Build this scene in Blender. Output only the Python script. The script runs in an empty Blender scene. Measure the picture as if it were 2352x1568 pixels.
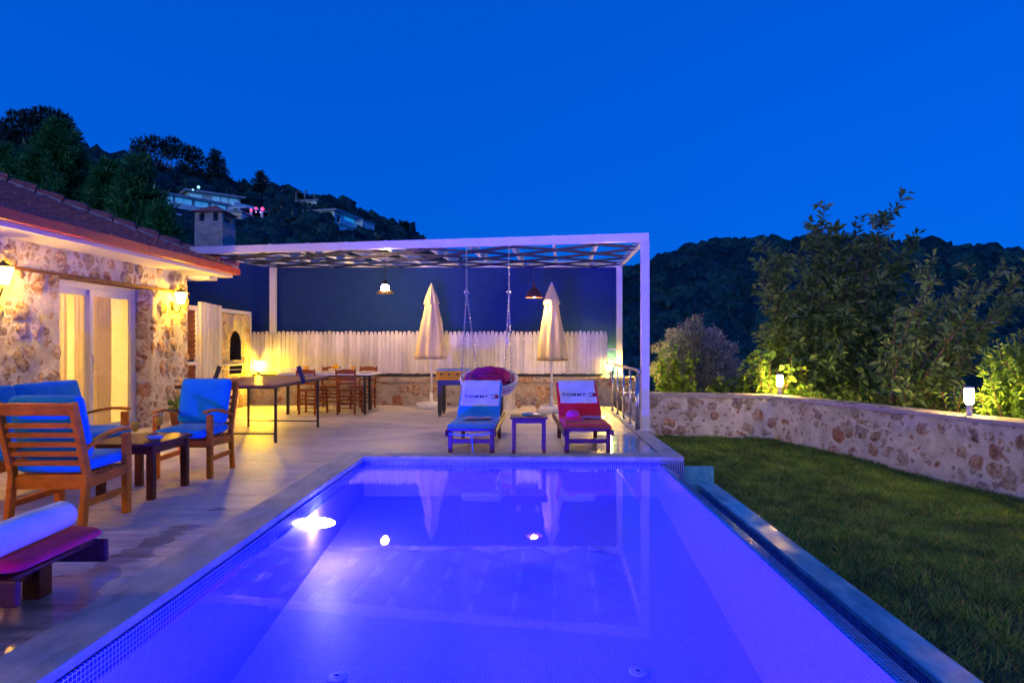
import bpy, bmesh, math, random
import numpy as np
from mathutils import Vector, Matrix
R = math.radians
PI = math.pi
random.seed(7)
rng = np.random.default_rng(11)
scene = bpy.context.scene
C = scene.collection

# ------------------------------------------------------------------ camera
FPX = 1450.0                      # focal length in pixels of a 2352 px wide picture
H = 1.3
cam = bpy.data.cameras.new('camera'); camo = bpy.data.objects.new('camera', cam); C.objects.link(camo)
cam.sensor_width = 36.0; cam.sensor_fit = 'HORIZONTAL'; cam.lens = FPX / 2352 * 36.0
camo.location = (0, 0, H)
camo.rotation_euler = (R(90), 0, 0)
cam.shift_x = -35 / 2352; cam.shift_y = 6 / 2352      # the photograph is slightly off centre but not tilted
cam.clip_start = 0.05; cam.clip_end = 3000
scene.camera = camo

# ------------------------------------------------------------------ world: clear dusk sky after sunset
w = bpy.data.worlds.new('World'); scene.world = w; w.use_nodes = True
nt = w.node_tree; nt.nodes.clear()
sky = nt.nodes.new('ShaderNodeTexSky'); sky.sky_type = 'NISHITA'; sky.sun_disc = False
sky.sun_elevation = R(4); sky.sun_rotation = R(-115); sky.ozone_density = 6.0; sky.dust_density = 0.2; sky.air_density = 1.0
tint = nt.nodes.new('ShaderNodeMix'); tint.data_type = 'RGBA'; tint.blend_type = 'MULTIPLY'; tint.inputs[0].default_value = 1
tint.inputs[7].default_value = (0.002, 0.545, 2.62, 1)
bg = nt.nodes.new('ShaderNodeBackground'); bg.inputs[1].default_value = 0.15
out = nt.nodes.new('ShaderNodeOutputWorld')
gam = nt.nodes.new('ShaderNodeGamma'); gam.inputs[1].default_value = .30
nt.links.new(sky.outputs[0], gam.inputs[0]); nt.links.new(gam.outputs[0], tint.inputs[6]); nt.links.new(tint.outputs[2], bg.inputs[0]); nt.links.new(bg.outputs[0], out.inputs[0])
# added soft warm fill from behind the camera, in place of unseen terrace lamps
sl = bpy.data.lights.new('warm_fill', 'SUN'); slo = bpy.data.objects.new('warm_fill', sl); C.objects.link(slo)
sl.energy = .42; sl.angle = R(30); sl.color = (1, .74, .66)
slo.rotation_euler = Vector((.30, .93, -.15)).to_track_quat('-Z', 'Y').to_euler()
scene.view_settings.view_transform = 'Standard'; scene.view_settings.look = 'None'
scene.view_settings.exposure = 0.65; scene.view_settings.gamma = 1.0
scene.cycles.use_denoising = True
scene.cycles.max_bounces = 8; scene.cycles.diffuse_bounces = 4; scene.cycles.glossy_bounces = 4
scene.cycles.transparent_max_bounces = 16; scene.cycles.transmission_bounces = 6
scene.cycles.sample_clamp_indirect = 6.0
scene.cycles.caustics_reflective = False; scene.cycles.caustics_refractive = False

# ------------------------------------------------------------------ materials
def newmat(name):
    m = bpy.data.materials.new(name); m.use_nodes = True
    return m, m.node_tree, m.node_tree.nodes['Principled BSDF']

def nd(t, typ, **kw):
    n = t.nodes.new(typ)
    for k, v in kw.items(): setattr(n, k, v)
    return n

def texco(t, scale=(1, 1, 1), rot=(0, 0, 0)):
    tc = nd(t, 'ShaderNodeTexCoord'); mp = nd(t, 'ShaderNodeMapping')
    mp.inputs['Scale'].default_value = scale; mp.inputs['Rotation'].default_value = rot
    t.links.new(tc.outputs['Object'], mp.inputs['Vector'])
    return mp.outputs[0]

def noise(t, vec, scale, detail=4, rough=.55):
    n = nd(t, 'ShaderNodeTexNoise'); n.inputs['Scale'].default_value = scale
    n.inputs['Detail'].default_value = detail; n.inputs['Roughness'].default_value = rough
    if vec is not None: t.links.new(vec, n.inputs['Vector'])
    return n.outputs['Fac']

def ramp(t, fac, stops, interp='LINEAR'):
    r = nd(t, 'ShaderNodeValToRGB'); r.color_ramp.interpolation = interp
    el = r.color_ramp.elements
    while len(el) < len(stops): el.new(0.5)
    for e, (p, c) in zip(el, stops):
        e.position = p
        e.color = (c, c, c, 1) if isinstance(c, (int, float)) else (*c, 1)
    t.links.new(fac, r.inputs[0])
    return r.outputs[0]

def mixc(t, fac, a, b, mode='MIX'):
    m = nd(t, 'ShaderNodeMix', data_type='RGBA', blend_type=mode)
    for s, v in ((0, fac), (6, a), (7, b)):
        if isinstance(v, (int, float)): m.inputs[s].default_value = v
        elif isinstance(v, tuple): m.inputs[s].default_value = (*v, 1)
        else: t.links.new(v, m.inputs[s])
    return m.outputs[2]

def mth(t, op, a, b=None, c=None):
    m = nd(t, 'ShaderNodeMath', operation=op)
    for i, v in enumerate((a, b, c)):
        if v is None: continue
        if isinstance(v, (int, float)): m.inputs[i].default_value = v
        else: t.links.new(v, m.inputs[i])
    return m.outputs[0]

def bump(t, b, h, strength=.3, dist=.01):
    n = nd(t, 'ShaderNodeBump'); n.inputs['Strength'].default_value = strength; n.inputs['Distance'].default_value = dist
    t.links.new(h, n.inputs['Height']); t.links.new(n.outputs[0], b.inputs['Normal'])

def pmat(name, col, rough=.6, metal=0, var=.2, scale=8, stretch=(1, 1, 1), bmp=.15, bscale=60, spec=.5, sheen=0):
    m, t, b = newmat(name)
    v = texco(t, stretch)
    f = noise(t, v, scale, 5)
    lo = tuple(max(0, c * (1 - var)) for c in col); hi = tuple(min(1, c * (1 + var)) for c in col)
    t.links.new(ramp(t, f, [(.3, lo), (.7, hi)]), b.inputs['Base Color'])
    b.inputs['Roughness'].default_value = rough; b.inputs['Metallic'].default_value = metal
    b.inputs['Specular IOR Level'].default_value = spec
    if sheen: b.inputs['Sheen Weight'].default_value = sheen
    if bmp: bump(t, b, noise(t, v, bscale, 3), bmp, .004)
    return m

def emat(name, col, strength):
    m, t, b = newmat(name)
    b.inputs['Base Color'].default_value = (.8, .8, .8, 1)
    b.inputs['Emission Color'].default_value = (*col, 1); b.inputs['Emission Strength'].default_value = strength
    return m

def stone_mat(name, scale=6.5, mortar=(.62, .58, .55), seed=0.0, thr=.085, rad=.38, rj=.22, dst=.075, disp=.19):
    m, t, b = newmat(name)
    tc = nd(t, 'ShaderNodeTexCoord')
    mp = nd(t, 'ShaderNodeMapping'); mp.inputs['Location'].default_value = (seed, seed * .7, seed * 1.3)
    t.links.new(tc.outputs['Object'], mp.inputs['Vector'])
    v0 = mp.outputs[0]
    nz = nd(t, 'ShaderNodeTexNoise'); nz.inputs['Scale'].default_value = 9; nz.inputs['Detail'].default_value = 4
    t.links.new(v0, nz.inputs['Vector'])
    off = nd(t, 'ShaderNodeVectorMath', operation='MULTIPLY_ADD')
    t.links.new(nz.outputs['Color'], off.inputs[0]); off.inputs[1].default_value = (dst, dst, dst); t.links.new(v0, off.inputs[2])
    v = off.outputs[0]
    def layer(sc, thr, rnd):
        vo = nd(t, 'ShaderNodeTexVoronoi', feature='F1'); vo.inputs['Scale'].default_value = sc; vo.inputs['Randomness'].default_value = rnd
        ve = nd(t, 'ShaderNodeTexVoronoi', feature='DISTANCE_TO_EDGE'); ve.inputs['Scale'].default_value = sc; ve.inputs['Randomness'].default_value = rnd
        t.links.new(v, vo.inputs['Vector']); t.links.new(v, ve.inputs['Vector'])
        sep = nd(t, 'ShaderNodeSeparateColor'); t.links.new(vo.outputs['Color'], sep.inputs[0])
        th = mth(t, 'MULTIPLY_ADD', sep.outputs[1], .05, thr - .05)
        rr_ = mth(t, 'MULTIPLY_ADD', sep.outputs[1], rj, rad)
        a = mth(t, 'MINIMUM', mth(t, 'SUBTRACT', ve.outputs['Distance'], th), mth(t, 'MULTIPLY', mth(t, 'SUBTRACT', rr_, vo.outputs['Distance']), .6))
        msk = nd(t, 'ShaderNodeMapRange'); t.links.new(a, msk.inputs[0])
        msk.inputs[1].default_value = -.012; msk.inputs[2].default_value = .03
        return msk.outputs[0], sep.outputs[0], sep.outputs[2], a
    m1, c1, k1, a1 = layer(scale, thr, .95)
    m2, c2, k2, a2 = layer(scale * 2.3, .17, 1.0)
    pal = [(0, (.42, .36, .32)), (.22, (.60, .52, .44)), (.40, (.36, .31, .29)), (.55, (.66, .44, .30)), (.68, (.54, .49, .46)),
           (.80, (.46, .20, .12)), (.90, (.68, .58, .48)), (1, (.50, .42, .37))]
    col1 = ramp(t, c1, pal); col2 = ramp(t, c2, pal)
    pit = noise(t, v0, 38, 6, .75)
    pitm = ramp(t, pit, [(.34, .30), (.5, 1.0), (.72, 1.25)])
    blot = noise(t, v0, 13, 4, .7)
    blo = ramp(t, blot, [(.38, (.55, .32, .22)), (.52, (1, 1, 1)), (.7, (1.15, 1.1, 1.0))])
    col1 = mixc(t, 1.0, mixc(t, 1.0, col1, pitm, 'MULTIPLY'), blo, 'MULTIPLY')
    col2 = mixc(t, 1.0, col2, pitm, 'MULTIPLY')
    dust = ramp(t, noise(t, v0, 10, 5, .7), [(.50, 0.0), (.72, .45)])
    col1 = mixc(t, .03, col1, mortar); col1 = mixc(t, dust, col1, mortar); col2 = mixc(t, dust, col2, mortar)
    mn = noise(t, v0, 5, 6, .7)
    mor = mixc(t, ramp(t, mn, [(.38, 0.0), (.62, 1.0)]), tuple(c * .72 for c in mortar), mortar)
    mor = mixc(t, 1.0, mor, ramp(t, pit, [(.30, .55), (.42, 1.0), (1, 1.0)]), 'MULTIPLY')
    base = mixc(t, mth(t, 'MULTIPLY', m2, ramp(t, k2, [(.45, 0.0), (.5, 1.0)])), mor, col2)
    keep = ramp(t, k1, [(.06, 0.0), (.08, 1.0)])
    m1k = mth(t, 'MULTIPLY', m1, keep)
    base = mixc(t, m1k, base, col1)
    t.links.new(base, b.inputs['Base Color'])
    b.inputs['Roughness'].default_value = .9; b.inputs['Specular IOR Level'].default_value = .2
    hgt = mth(t, 'ADD', mth(t, 'MULTIPLY', m1k, mth(t, 'MINIMUM', mth(t, 'MAXIMUM', a1, 0.0), .16)), mth(t, 'MULTIPLY', pit, .16))
    hgt = mth(t, 'ADD', hgt, mth(t, 'MULTIPLY', mn, .12))
    bump(t, b, hgt, 1.0, .10)
    dp = nd(t, 'ShaderNodeDisplacement'); dp.inputs['Midlevel'].default_value = .10; dp.inputs['Scale'].default_value = disp
    t.links.new(hgt, dp.inputs['Height']); t.links.new(dp.outputs[0], t.nodes['Material Output'].inputs['Displacement']); m.displacement_method = 'BOTH'
    return m

def deck_mat():
    m, t, b = newmat('travertine_paving')
    v = texco(t, (.55, 5.5, 1))
    f = noise(t, v, 2.6, 8, .62)
    v2 = texco(t, (1.2, 18, 1)); f2 = noise(t, v2, 3.0, 6, .6)
    c = ramp(t, f, [(.28, (.35, .32, .31)), (.42, (.50, .47, .46)), (.55, (.64, .61, .60)), (.75, (.72, .70, .69))])
    c = mixc(t, 1.0, c, ramp(t, f2, [(.3, .72), (.5, 1.0), (.7, 1.05)]), 'MULTIPLY')
    c = mixc(t, 1.0, c, ramp(t, noise(t, texco(t, (1, 2, 1)), 1.3, 5, .65), [(.35, (.80, .78, .78)), (.5, (1, 1, 1)), (.65, (1.1, 1.08, 1.04))]), 'MULTIPLY')
    br = nd(t, 'ShaderNodeTexBrick'); br.offset = .5
    t.links.new(texco(t, (1, 1, 1)), br.inputs['Vector'])
    br.inputs['Color1'].default_value = (1, 1, 1, 1); br.inputs['Color2'].default_value = (.92, .93, .94, 1); br.inputs['Mortar'].default_value = (.70, .66, .62, 1)
    br.inputs['Scale'].default_value = 1; br.inputs['Mortar Size'].default_value = .004; br.inputs['Brick Width'].default_value = .9; br.inputs['Row Height'].default_value = .45
    c = mixc(t, 1.0, c, br.outputs['Color'], 'MULTIPLY')
    # water left standing on the paving by bathers
    wv = texco(t, (.8, 1.6, 1)); wf = noise(t, wv, 1.1, 4, .6)
    tc = nd(t, 'ShaderNodeTexCoord'); sp = nd(t, 'ShaderNodeSeparateXYZ'); t.links.new(tc.outputs['Object'], sp.inputs[0])
    def near(cx, cy, rx, ry):
        dx = mth(t, 'DIVIDE', mth(t, 'SUBTRACT', sp.outputs[0], cx), rx); dy = mth(t, 'DIVIDE', mth(t, 'SUBTRACT', sp.outputs[1], cy), ry)
        d = mth(t, 'SQRT', mth(t, 'ADD', mth(t, 'MULTIPLY', dx, dx), mth(t, 'MULTIPLY', dy, dy)))
        return mth(t, 'MAXIMUM', mth(t, 'SUBTRACT', 1.0, d), 0.0)
    wet = mth(t, 'ADD', mth(t, 'ADD', near(-2.6, 2.8, 1.0, .9), near(1.35, 8.1, .7, 1.4)), mth(t, 'MULTIPLY', near(-2.45, 4.2, .3, 1.2), .5))
    wet = mth(t, 'ADD', mth(t, 'MULTIPLY', wet, .72), wf)
    wm = ramp(t, wet, [(.70, 0.0), (.76, 1.0)])
    t.links.new(mixc(t, wm, c, mixc(t, 1.0, c, (.74, .73, .74), 'MULTIPLY')), b.inputs['Base Color'])
    rg = mixc(t, wm, ramp(t, f, [(.3, .42), (.7, .62)]), (.07, .07, .07))
    t.links.new(rg, b.inputs['Roughness'])
    hh = mth(t, 'ADD', mth(t, 'MULTIPLY', f2, .3), br.outputs['Fac'])
    bump(t, b, mth(t, 'MULTIPLY', hh, -1.0), .25, .004)
    return m

def marble_mat(name, cols, wet=.3, wlo=.3):
    m, t, b = newmat(name)
    v = texco(t, (3, 1, 1)); f = noise(t, v, 3.2, 8, .65); 
    t.links.new(ramp(t, f, cols), b.inputs['Base Color'])
    r = noise(t, texco(t), 3, 3)
    t.links.new(ramp(t, r, [(.42, wet * wlo), (.6, wet)]), b.inputs['Roughness'])
    bump(t, b, noise(t, v, 20, 3), .15, .003)
    return m

def mosaic_mat(name, col, grout, size=.025, gap=.12, rough=.15, var=.15, planes=None):
    m, t, b = newmat(name)
    tc = nd(t, 'ShaderNodeTexCoord'); sp = nd(t, 'ShaderNodeSeparateXYZ'); t.links.new(tc.outputs['Object'], sp.inputs[0])
    ge = nd(t, 'ShaderNodeNewGeometry'); sn = nd(t, 'ShaderNodeSeparateXYZ'); t.links.new(ge.outputs['True Normal'], sn.inputs[0])
    g = None
    for i in range(3):
        fr = mth(t, 'FRACT', mth(t, 'ADD', mth(t, 'DIVIDE', sp.outputs[i], size), 1000.37))
        line = mth(t, 'LESS_THAN', fr, gap)
        off = mth(t, 'LESS_THAN', mth(t, 'ABSOLUTE', sn.outputs[i]), .6)
        line = mth(t, 'MULTIPLY', line, off)
        g = line if g is None else mth(t, 'MAXIMUM', g, line)
    sc = nd(t, 'ShaderNodeVectorMath', operation='SCALE'); sc.inputs[3].default_value = 1 / size
    t.links.new(tc.outputs['Object'], sc.inputs[0])
    ad = nd(t, 'ShaderNodeVectorMath', operation='ADD'); ad.inputs[1].default_value = (.37, .37, .37); t.links.new(sc.outputs[0], ad.inputs[0])
    fl = nd(t, 'ShaderNodeVectorMath', operation='FLOOR'); t.links.new(ad.outputs[0], fl.inputs[0])
    wn = nd(t, 'ShaderNodeTexWhiteNoise'); t.links.new(fl.outputs[0], wn.inputs[0])
    cc = ramp(t, wn.outputs[0], [(0, tuple(c * (1 - var) for c in col)), (1, tuple(min(1, c * (1 + var)) for c in col))])
    t.links.new(mixc(t, g, cc, grout), b.inputs['Base Color'])
    b.inputs['Roughness'].default_value = rough
    return m

def schlick(t, f0):
    lw = nd(t, 'ShaderNodeLayerWeight'); lw.inputs['Blend'].default_value = .5
    return lw, mth(t, 'MULTIPLY_ADD', mth(t, 'POWER', lw.outputs['Facing'], 5.0), 1 - f0, f0)

def water_mat():
    m, t, b = newmat('pool_water')
    t.nodes.remove(b); o = t.nodes['Material Output']
    tr = nd(t, 'ShaderNodeBsdfTransparent'); tr.inputs[0].default_value = (.90, .93, 1, 1)
    gl = nd(t, 'ShaderNodeBsdfGlossy'); gl.inputs['Roughness'].default_value = .0
    lw, fro = schlick(t, .02)
    bp = nd(t, 'ShaderNodeBump'); bp.inputs['Strength'].default_value = .025; bp.inputs['Distance'].default_value = .02
    t.links.new(noise(t, texco(t, (1, .6, 1)), 5, 2), bp.inputs['Height'])
    t.links.new(bp.outputs[0], gl.inputs['Normal']); 
    mx = nd(t, 'ShaderNodeMixShader'); t.links.new(fro, mx.inputs[0]); t.links.new(tr.outputs[0], mx.inputs[1]); t.links.new(gl.outputs[0], mx.inputs[2])
    t.links.new(mx.outputs[0], o.inputs[0])
    return m

def glass_mat(name, col=(1, 1, 1), refl=.5):
    m, t, b = newmat(name)
    t.nodes.remove(b); o = t.nodes['Material Output']
    tr = nd(t, 'ShaderNodeBsdfTransparent'); tr.inputs[0].default_value = (*col, 1)
    gl = nd(t, 'ShaderNodeBsdfGlossy'); gl.inputs['Roughness'].default_value = .02
    lw, fro = schlick(t, .05)
    mx = nd(t, 'ShaderNodeMixShader'); t.links.new(fro, mx.inputs[0]); t.links.new(tr.outputs[0], mx.inputs[1]); t.links.new(gl.outputs[0], mx.inputs[2])
    t.links.new(mx.outputs[0], o.inputs[0])
    return m

def leaf_mat(name, cols, trans=.35, rough=.5, clump=0):
    m, t, b = newmat(name)
    o = t.nodes['Material Output']
    ge = nd(t, 'ShaderNodeNewGeometry')
    c = ramp(t, ge.outputs['Random Per Island'], cols)
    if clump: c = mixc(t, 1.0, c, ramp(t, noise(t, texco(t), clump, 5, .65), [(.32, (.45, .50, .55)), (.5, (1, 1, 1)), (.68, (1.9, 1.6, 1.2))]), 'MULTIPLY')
    t.links.new(c, b.inputs['Base Color']); b.inputs['Roughness'].default_value = rough
    tl = nd(t, 'ShaderNodeBsdfTranslucent'); t.links.new(c, tl.inputs[0])
    mx = nd(t, 'ShaderNodeMixShader'); mx.inputs[0].default_value = trans
    t.links.new(b.outputs[0], mx.inputs[1]); t.links.new(tl.outputs[0], mx.inputs[2]); t.links.new(mx.outputs[0], o.inputs[0])
    return m

def fabric_mat(name, col, trans=.0, var=.12, bmp=.25, bscale=260, sheen=.15):
    m, t, b = newmat(name)
    v = texco(t)
    f = noise(t, v, 6, 4)
    lo = tuple(c * (1 - var) for c in col); hi = tuple(min(1, c * (1 + var)) for c in col)
    cc = ramp(t, f, [(.3, lo), (.7, hi)])
    t.links.new(cc, b.inputs['Base Color']); b.inputs['Roughness'].default_value = .9; b.inputs['Specular IOR Level'].default_value = .15
    b.inputs['Sheen Weight'].default_value = sheen
    hh = mth(t, 'ADD', mth(t, 'MULTIPLY', noise(t, v, 9, 4), 1.0), mth(t, 'MULTIPLY', noise(t, v, bscale, 2), .12))
    bump(t, b, hh, bmp, .02)
    if trans:
        o = t.nodes['Material Output']; tl = nd(t, 'ShaderNodeBsdfTranslucent'); t.links.new(cc, tl.inputs[0])
        mx = nd(t, 'ShaderNodeMixShader'); mx.inputs[0].default_value = trans
        t.links.new(b.outputs[0], mx.inputs[1]); t.links.new(tl.outputs[0], mx.inputs[2]); t.links.new(mx.outputs[0], o.inputs[0])
    return m

def plank_mat(name, col, var=.25):
    m, t, b = newmat(name)
    v = texco(t, (14, 14, .8)); f = noise(t, v, 2, 6, .65)
    f2 = noise(t, texco(t, (3, 3, 1)), 2, 5, .7)
    c = ramp(t, f, [(.25, tuple(x * (1 - var) for x in col)), (.6, col), (.8, tuple(min(1, x * 1.1) for x in col))])
    c = mixc(t, 1.0, c, ramp(t, f2, [(.3, .75), (.55, 1.0)]), 'MULTIPLY')
    ge = nd(t, 'ShaderNodeNewGeometry'); c = mixc(t, 1.0, c, ramp(t, ge.outputs['Random Per Island'], [(0, .78), (1, 1.08)]), 'MULTIPLY')
    t.links.new(c, b.inputs['Base Color']); b.inputs['Roughness'].default_value = .7
    bump(t, b, f, .4, .006)
    return m

def wood_mat(name, col, rough=.4, var=.28):
    m, t, b = newmat(name)
    tc = nd(t, 'ShaderNodeTexCoord')
    f = noise(t, texco(t, (2, 5, 26)), 2.2, 6, .6); f3 = noise(t, texco(t, (4, 4, 4)), 2.0, 4, .6)
    c = ramp(t, f, [(.25, tuple(x * (1 - var) for x in col)), (.55, col), (.8, tuple(min(1, x * 1.25) for x in col))])
    c = mixc(t, 1.0, c, ramp(t, f3, [(.3, .78), (.6, 1.08)]), 'MULTIPLY')
    t.links.new(c, b.inputs['Base Color']); b.inputs['Roughness'].default_value = rough; b.inputs['Specular IOR Level'].default_value = .22
    bump(t, b, f, .12, .002)
    return m

M = {}
M['deck'] = deck_mat()
M['coping'] = marble_mat('coping_travertine', [(.25, (.24, .25, .26)), (.45, (.38, .40, .42)), (.7, (.52, .54, .56))], .9, .7)
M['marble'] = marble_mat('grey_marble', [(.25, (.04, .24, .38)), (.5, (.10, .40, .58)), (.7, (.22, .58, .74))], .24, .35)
M['cap'] = marble_mat('wall_cap_stone', [(.3, (.30, .27, .28)), (.6, (.40, .36, .37)), (.8, (.48, .44, .44))], .6)
M['stone_house'] = stone_mat('house_stone', 3.9, (.86, .82, .80), seed=3.1, thr=.08, rad=.42, rj=.22, dst=.13)
M['stone_wall'] = stone_mat('garden_wall_stone', 4.1, (.92, .87, .86), seed=9.4, thr=.09, rad=.34, rj=.26, dst=.11)
M['stone_back'] = stone_mat('terrace_wall_stone', 2.9, (.66, .58, .48), seed=5.2, thr=.06, rad=.46, rj=.2, dst=.16)
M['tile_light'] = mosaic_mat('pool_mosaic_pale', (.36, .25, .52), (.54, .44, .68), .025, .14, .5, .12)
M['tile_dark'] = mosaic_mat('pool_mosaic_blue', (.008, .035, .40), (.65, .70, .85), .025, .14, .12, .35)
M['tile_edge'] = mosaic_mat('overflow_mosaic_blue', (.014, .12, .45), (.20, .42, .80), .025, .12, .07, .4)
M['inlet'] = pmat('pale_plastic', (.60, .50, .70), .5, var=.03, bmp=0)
M['water'] = water_mat()
M['glass'] = glass_mat('window_glass')
M['cup_glass'] = glass_mat('drinking_glass')
M['white'] = pmat('white_paint', (.74, .74, .74), .45, var=.05, bmp=.05)
M['white_metal'] = pmat('white_powdercoat', (.70, .70, .72), .35, var=.05, bmp=.03)
M['soffit'] = pmat('white_render', (.72, .71, .69), .8, var=.06, bmp=.1)
M['lintel'] = wood_mat('dark_lintel_wood', (.20, .09, .035), .6)
M['gutter'] = pmat('red_painted_metal', (.60, .08, .035), .45, var=.12, bmp=.03)
M['picket'] = plank_mat('whitewashed_boards', (.78, .76, .73))
M['shutter'] = wood_mat('brown_shutter_wood', (.25, .08, .03), .5)
M['navy'] = fabric_mat('navy_screen_fabric', (.011, .040, .165), var=.10, bmp=.06, sheen=.0)
M['navy_strip'] = fabric_mat('navy_shade_cloth', (.001, .007, .085), var=.1, bmp=.1, sheen=0)
M['black'] = pmat('black_steel', (.015, .015, .02), .4, var=.2, bmp=.03)
M['steel'] = pmat('brushed_steel', (.62, .62, .62), .22, metal=1, var=.08, bmp=.02)
M['greymetal'] = pmat('satin_grey_metal', (.50, .50, .50), .4, metal=.3, var=.05, bmp=.02)
M['teak'] = wood_mat('orange_teak', (.85, .23, .008), .5)
M['darkwood'] = wood_mat('dark_brown_wood', (.10, .022, .010), .38)
M['chairwood'] = wood_mat('walnut_chair_wood', (.26, .075, .02), .4)
M['blue_fab'] = fabric_mat('turquoise_cushion', (.004, .28, .66), bmp=.6)
M['red_fab'] = fabric_mat('crimson_cushion', (.85, .010, .03), bmp=.6)
M['purple_fab'] = fabric_mat('plum_plush', (.34, .015, .16), bmp=.9, bscale=60)
M['canvas'] = fabric_mat('ecru_canvas', (.86, .71, .29), trans=.15, var=.06)
M['towel'] = fabric_mat('white_towel', (.72, .73, .76), bmp=.4, bscale=180)
M['navy_ink'] = pmat('navy_print', (.01, .015, .09), .8, var=.1, bmp=0)
M['red_ink'] = pmat('red_print', (.55, .01, .02), .8, var=.1, bmp=0)
M['white_ink'] = pmat('white_print', (.78, .78, .8), .8, var=.03, bmp=0)
M['juice'] = fabric_mat('orange_juice', (1.0, .62, .008), trans=.3, var=.03, bmp=0, sheen=0)
M['ceramic'] = pmat('white_ceramic', (.75, .75, .75), .2, var=.03, bmp=0)
M['blueceramic'] = pmat('pale_blue_glaze', (.35, .50, .72), .2, var=.05, bmp=0)
M['yellowwood'] = pmat('amber_panel', (.85, .42, .004), .5, var=.1, bmp=.02, spec=.1)
M['pingtop'] = pmat('maroon_table_paint', (.22, .07, .06), .28, var=.12, bmp=.03)
M['wicker'] = pmat('white_wicker', (.70, .68, .68), .6, var=.1, bmp=.2)
M['pink'] = fabric_mat('pink_straw', (.75, .04, .30))
M['lamp'] = emat('lamp_glow', (1, .50, .014), 150)
M['lamp_b'] = emat('bollard_glow', (1, .60, .12), 330)
M['lamp_t'] = emat('terrace_bollard_glow', (1, .56, .008), 900); M['lamp_t2'] = emat('fence_bollard_glow', (1, .60, .06), 900)
M['pendant'] = emat('pendant_bulb', (1, .60, .20), 520)
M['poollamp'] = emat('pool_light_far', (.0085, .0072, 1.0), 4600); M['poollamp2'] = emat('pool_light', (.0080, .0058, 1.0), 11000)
M['poollens'] = emat('pool_light_core', (.75, .95, 1.0), 6)
M['leafgreen'] = leaf_mat('broad_leaves', [(0, (.05, .13, .03)), (.5, (.10, .22, .05)), (1, (.20, .30, .07))])
M['leafvine'] = leaf_mat('vine_leaves', [(0, (.07, .19, .02)), (.5, (.15, .32, .03)), (1, (.26, .42, .05))])
M['leafolive'] = leaf_mat('olive_leaves', [(0, (.13, .19, .17)), (.6, (.27, .33, .29)), (1, (.45, .50, .44))])
M['leafcon'] = leaf_mat('conifer_sprays', [(0, (.010, .12, .045)), (.6, (.025, .25, .07)), (1, (.07, .42, .10))], .15)
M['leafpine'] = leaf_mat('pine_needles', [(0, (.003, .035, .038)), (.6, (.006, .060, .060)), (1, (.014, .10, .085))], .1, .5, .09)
M['bark'] = pmat('bark', (.10, .06, .04), .9, var=.4, scale=20, bmp=.6)
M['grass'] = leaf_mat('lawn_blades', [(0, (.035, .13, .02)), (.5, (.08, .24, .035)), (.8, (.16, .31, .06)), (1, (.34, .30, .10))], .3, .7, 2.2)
M['soil'] = pmat('dark_soil', (.035, .05, .02), .95, var=.4, scale=14, bmp=.5)
M['hill'] = pmat('scrub_hillside', (.004, .026, .030), .95, var=.6, scale=.15, bmp=.3, bscale=1)
M['rock'] = pmat('pale_rock', (.22, .24, .22), .9, var=.4, scale=1, bmp=.4, bscale=6)
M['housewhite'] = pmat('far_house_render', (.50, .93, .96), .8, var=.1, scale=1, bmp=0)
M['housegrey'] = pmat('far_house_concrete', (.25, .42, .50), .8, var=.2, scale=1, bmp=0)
M['houseglass'] = pmat('far_window', (.02, .03, .05), .1, var=.1, bmp=0)
M['curtainglass'] = emat('far_lit_blind', (.0, .26, .62), .35)
M['concrete'] = pmat('concrete_block', (.26, .32, .36), .85, var=.3, scale=5, stretch=(1, 1, 3), bmp=.4, bscale=30)
M['curtain'] = fabric_mat('sheer_curtain', (.85, .72, .46), trans=.38, var=.05, bmp=.05)
M['roomwall'] = pmat('warm_plaster', (.78, .70, .52), .8, var=.04, bmp=.05)
M['orangeart'] = pmat('orange_print', (.62, .22, .04), .6, var=.5, scale=9, bmp=0)
M['terracotta'] = pmat('terracotta', (.30, .10, .05), .8, var=.15, bmp=.1)
M['soot'] = pmat('sooty_brick', (.035, .03, .03), .95, var=.5, scale=15, bmp=.3)
M['redglow'] = emat('red_lantern', (1, .02, .12), 1.6)
M['blueglow'] = emat('violet_lantern', (.35, .2, 1), 2.2)
M['whiteglow'] = emat('garden_globe', (.25, .75, 1), 1.6)
M['warmwin'] = emat('lit_window', (1, .65, .15), .8)

def roof_mat():
    m, t, b = newmat('clay_roof_tiles')
    # plain rows: courses run along Y on the pool side, rows climb away from the eave
    v = texco(t); sp = nd(t, 'ShaderNodeSeparateXYZ'); t.links.new(v, sp.inputs[0])
    f = noise(t, v, 12, 4, .6); f2 = noise(t, v, 60, 2)
    c = ramp(t, f, [(.3, (.30, .085, .085)), (.55, (.42, .14, .13)), (.75, (.52, .20, .18))])
    t.links.new(mixc(t, 1.0, c, ramp(t, f2, [(.3, .8), (.7, 1.1)]), 'MULTIPLY'), b.inputs['Base Color'])
    b.inputs['Roughness'].default_value = .85
    bump(t, b, f2, .3, .006)
    return m
M['roof'] = roof_mat()
M['ridge_mortar'] = pmat('ridge_mortar', (.42, .38, .40), .9, var=.15, bmp=.3)

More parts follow.
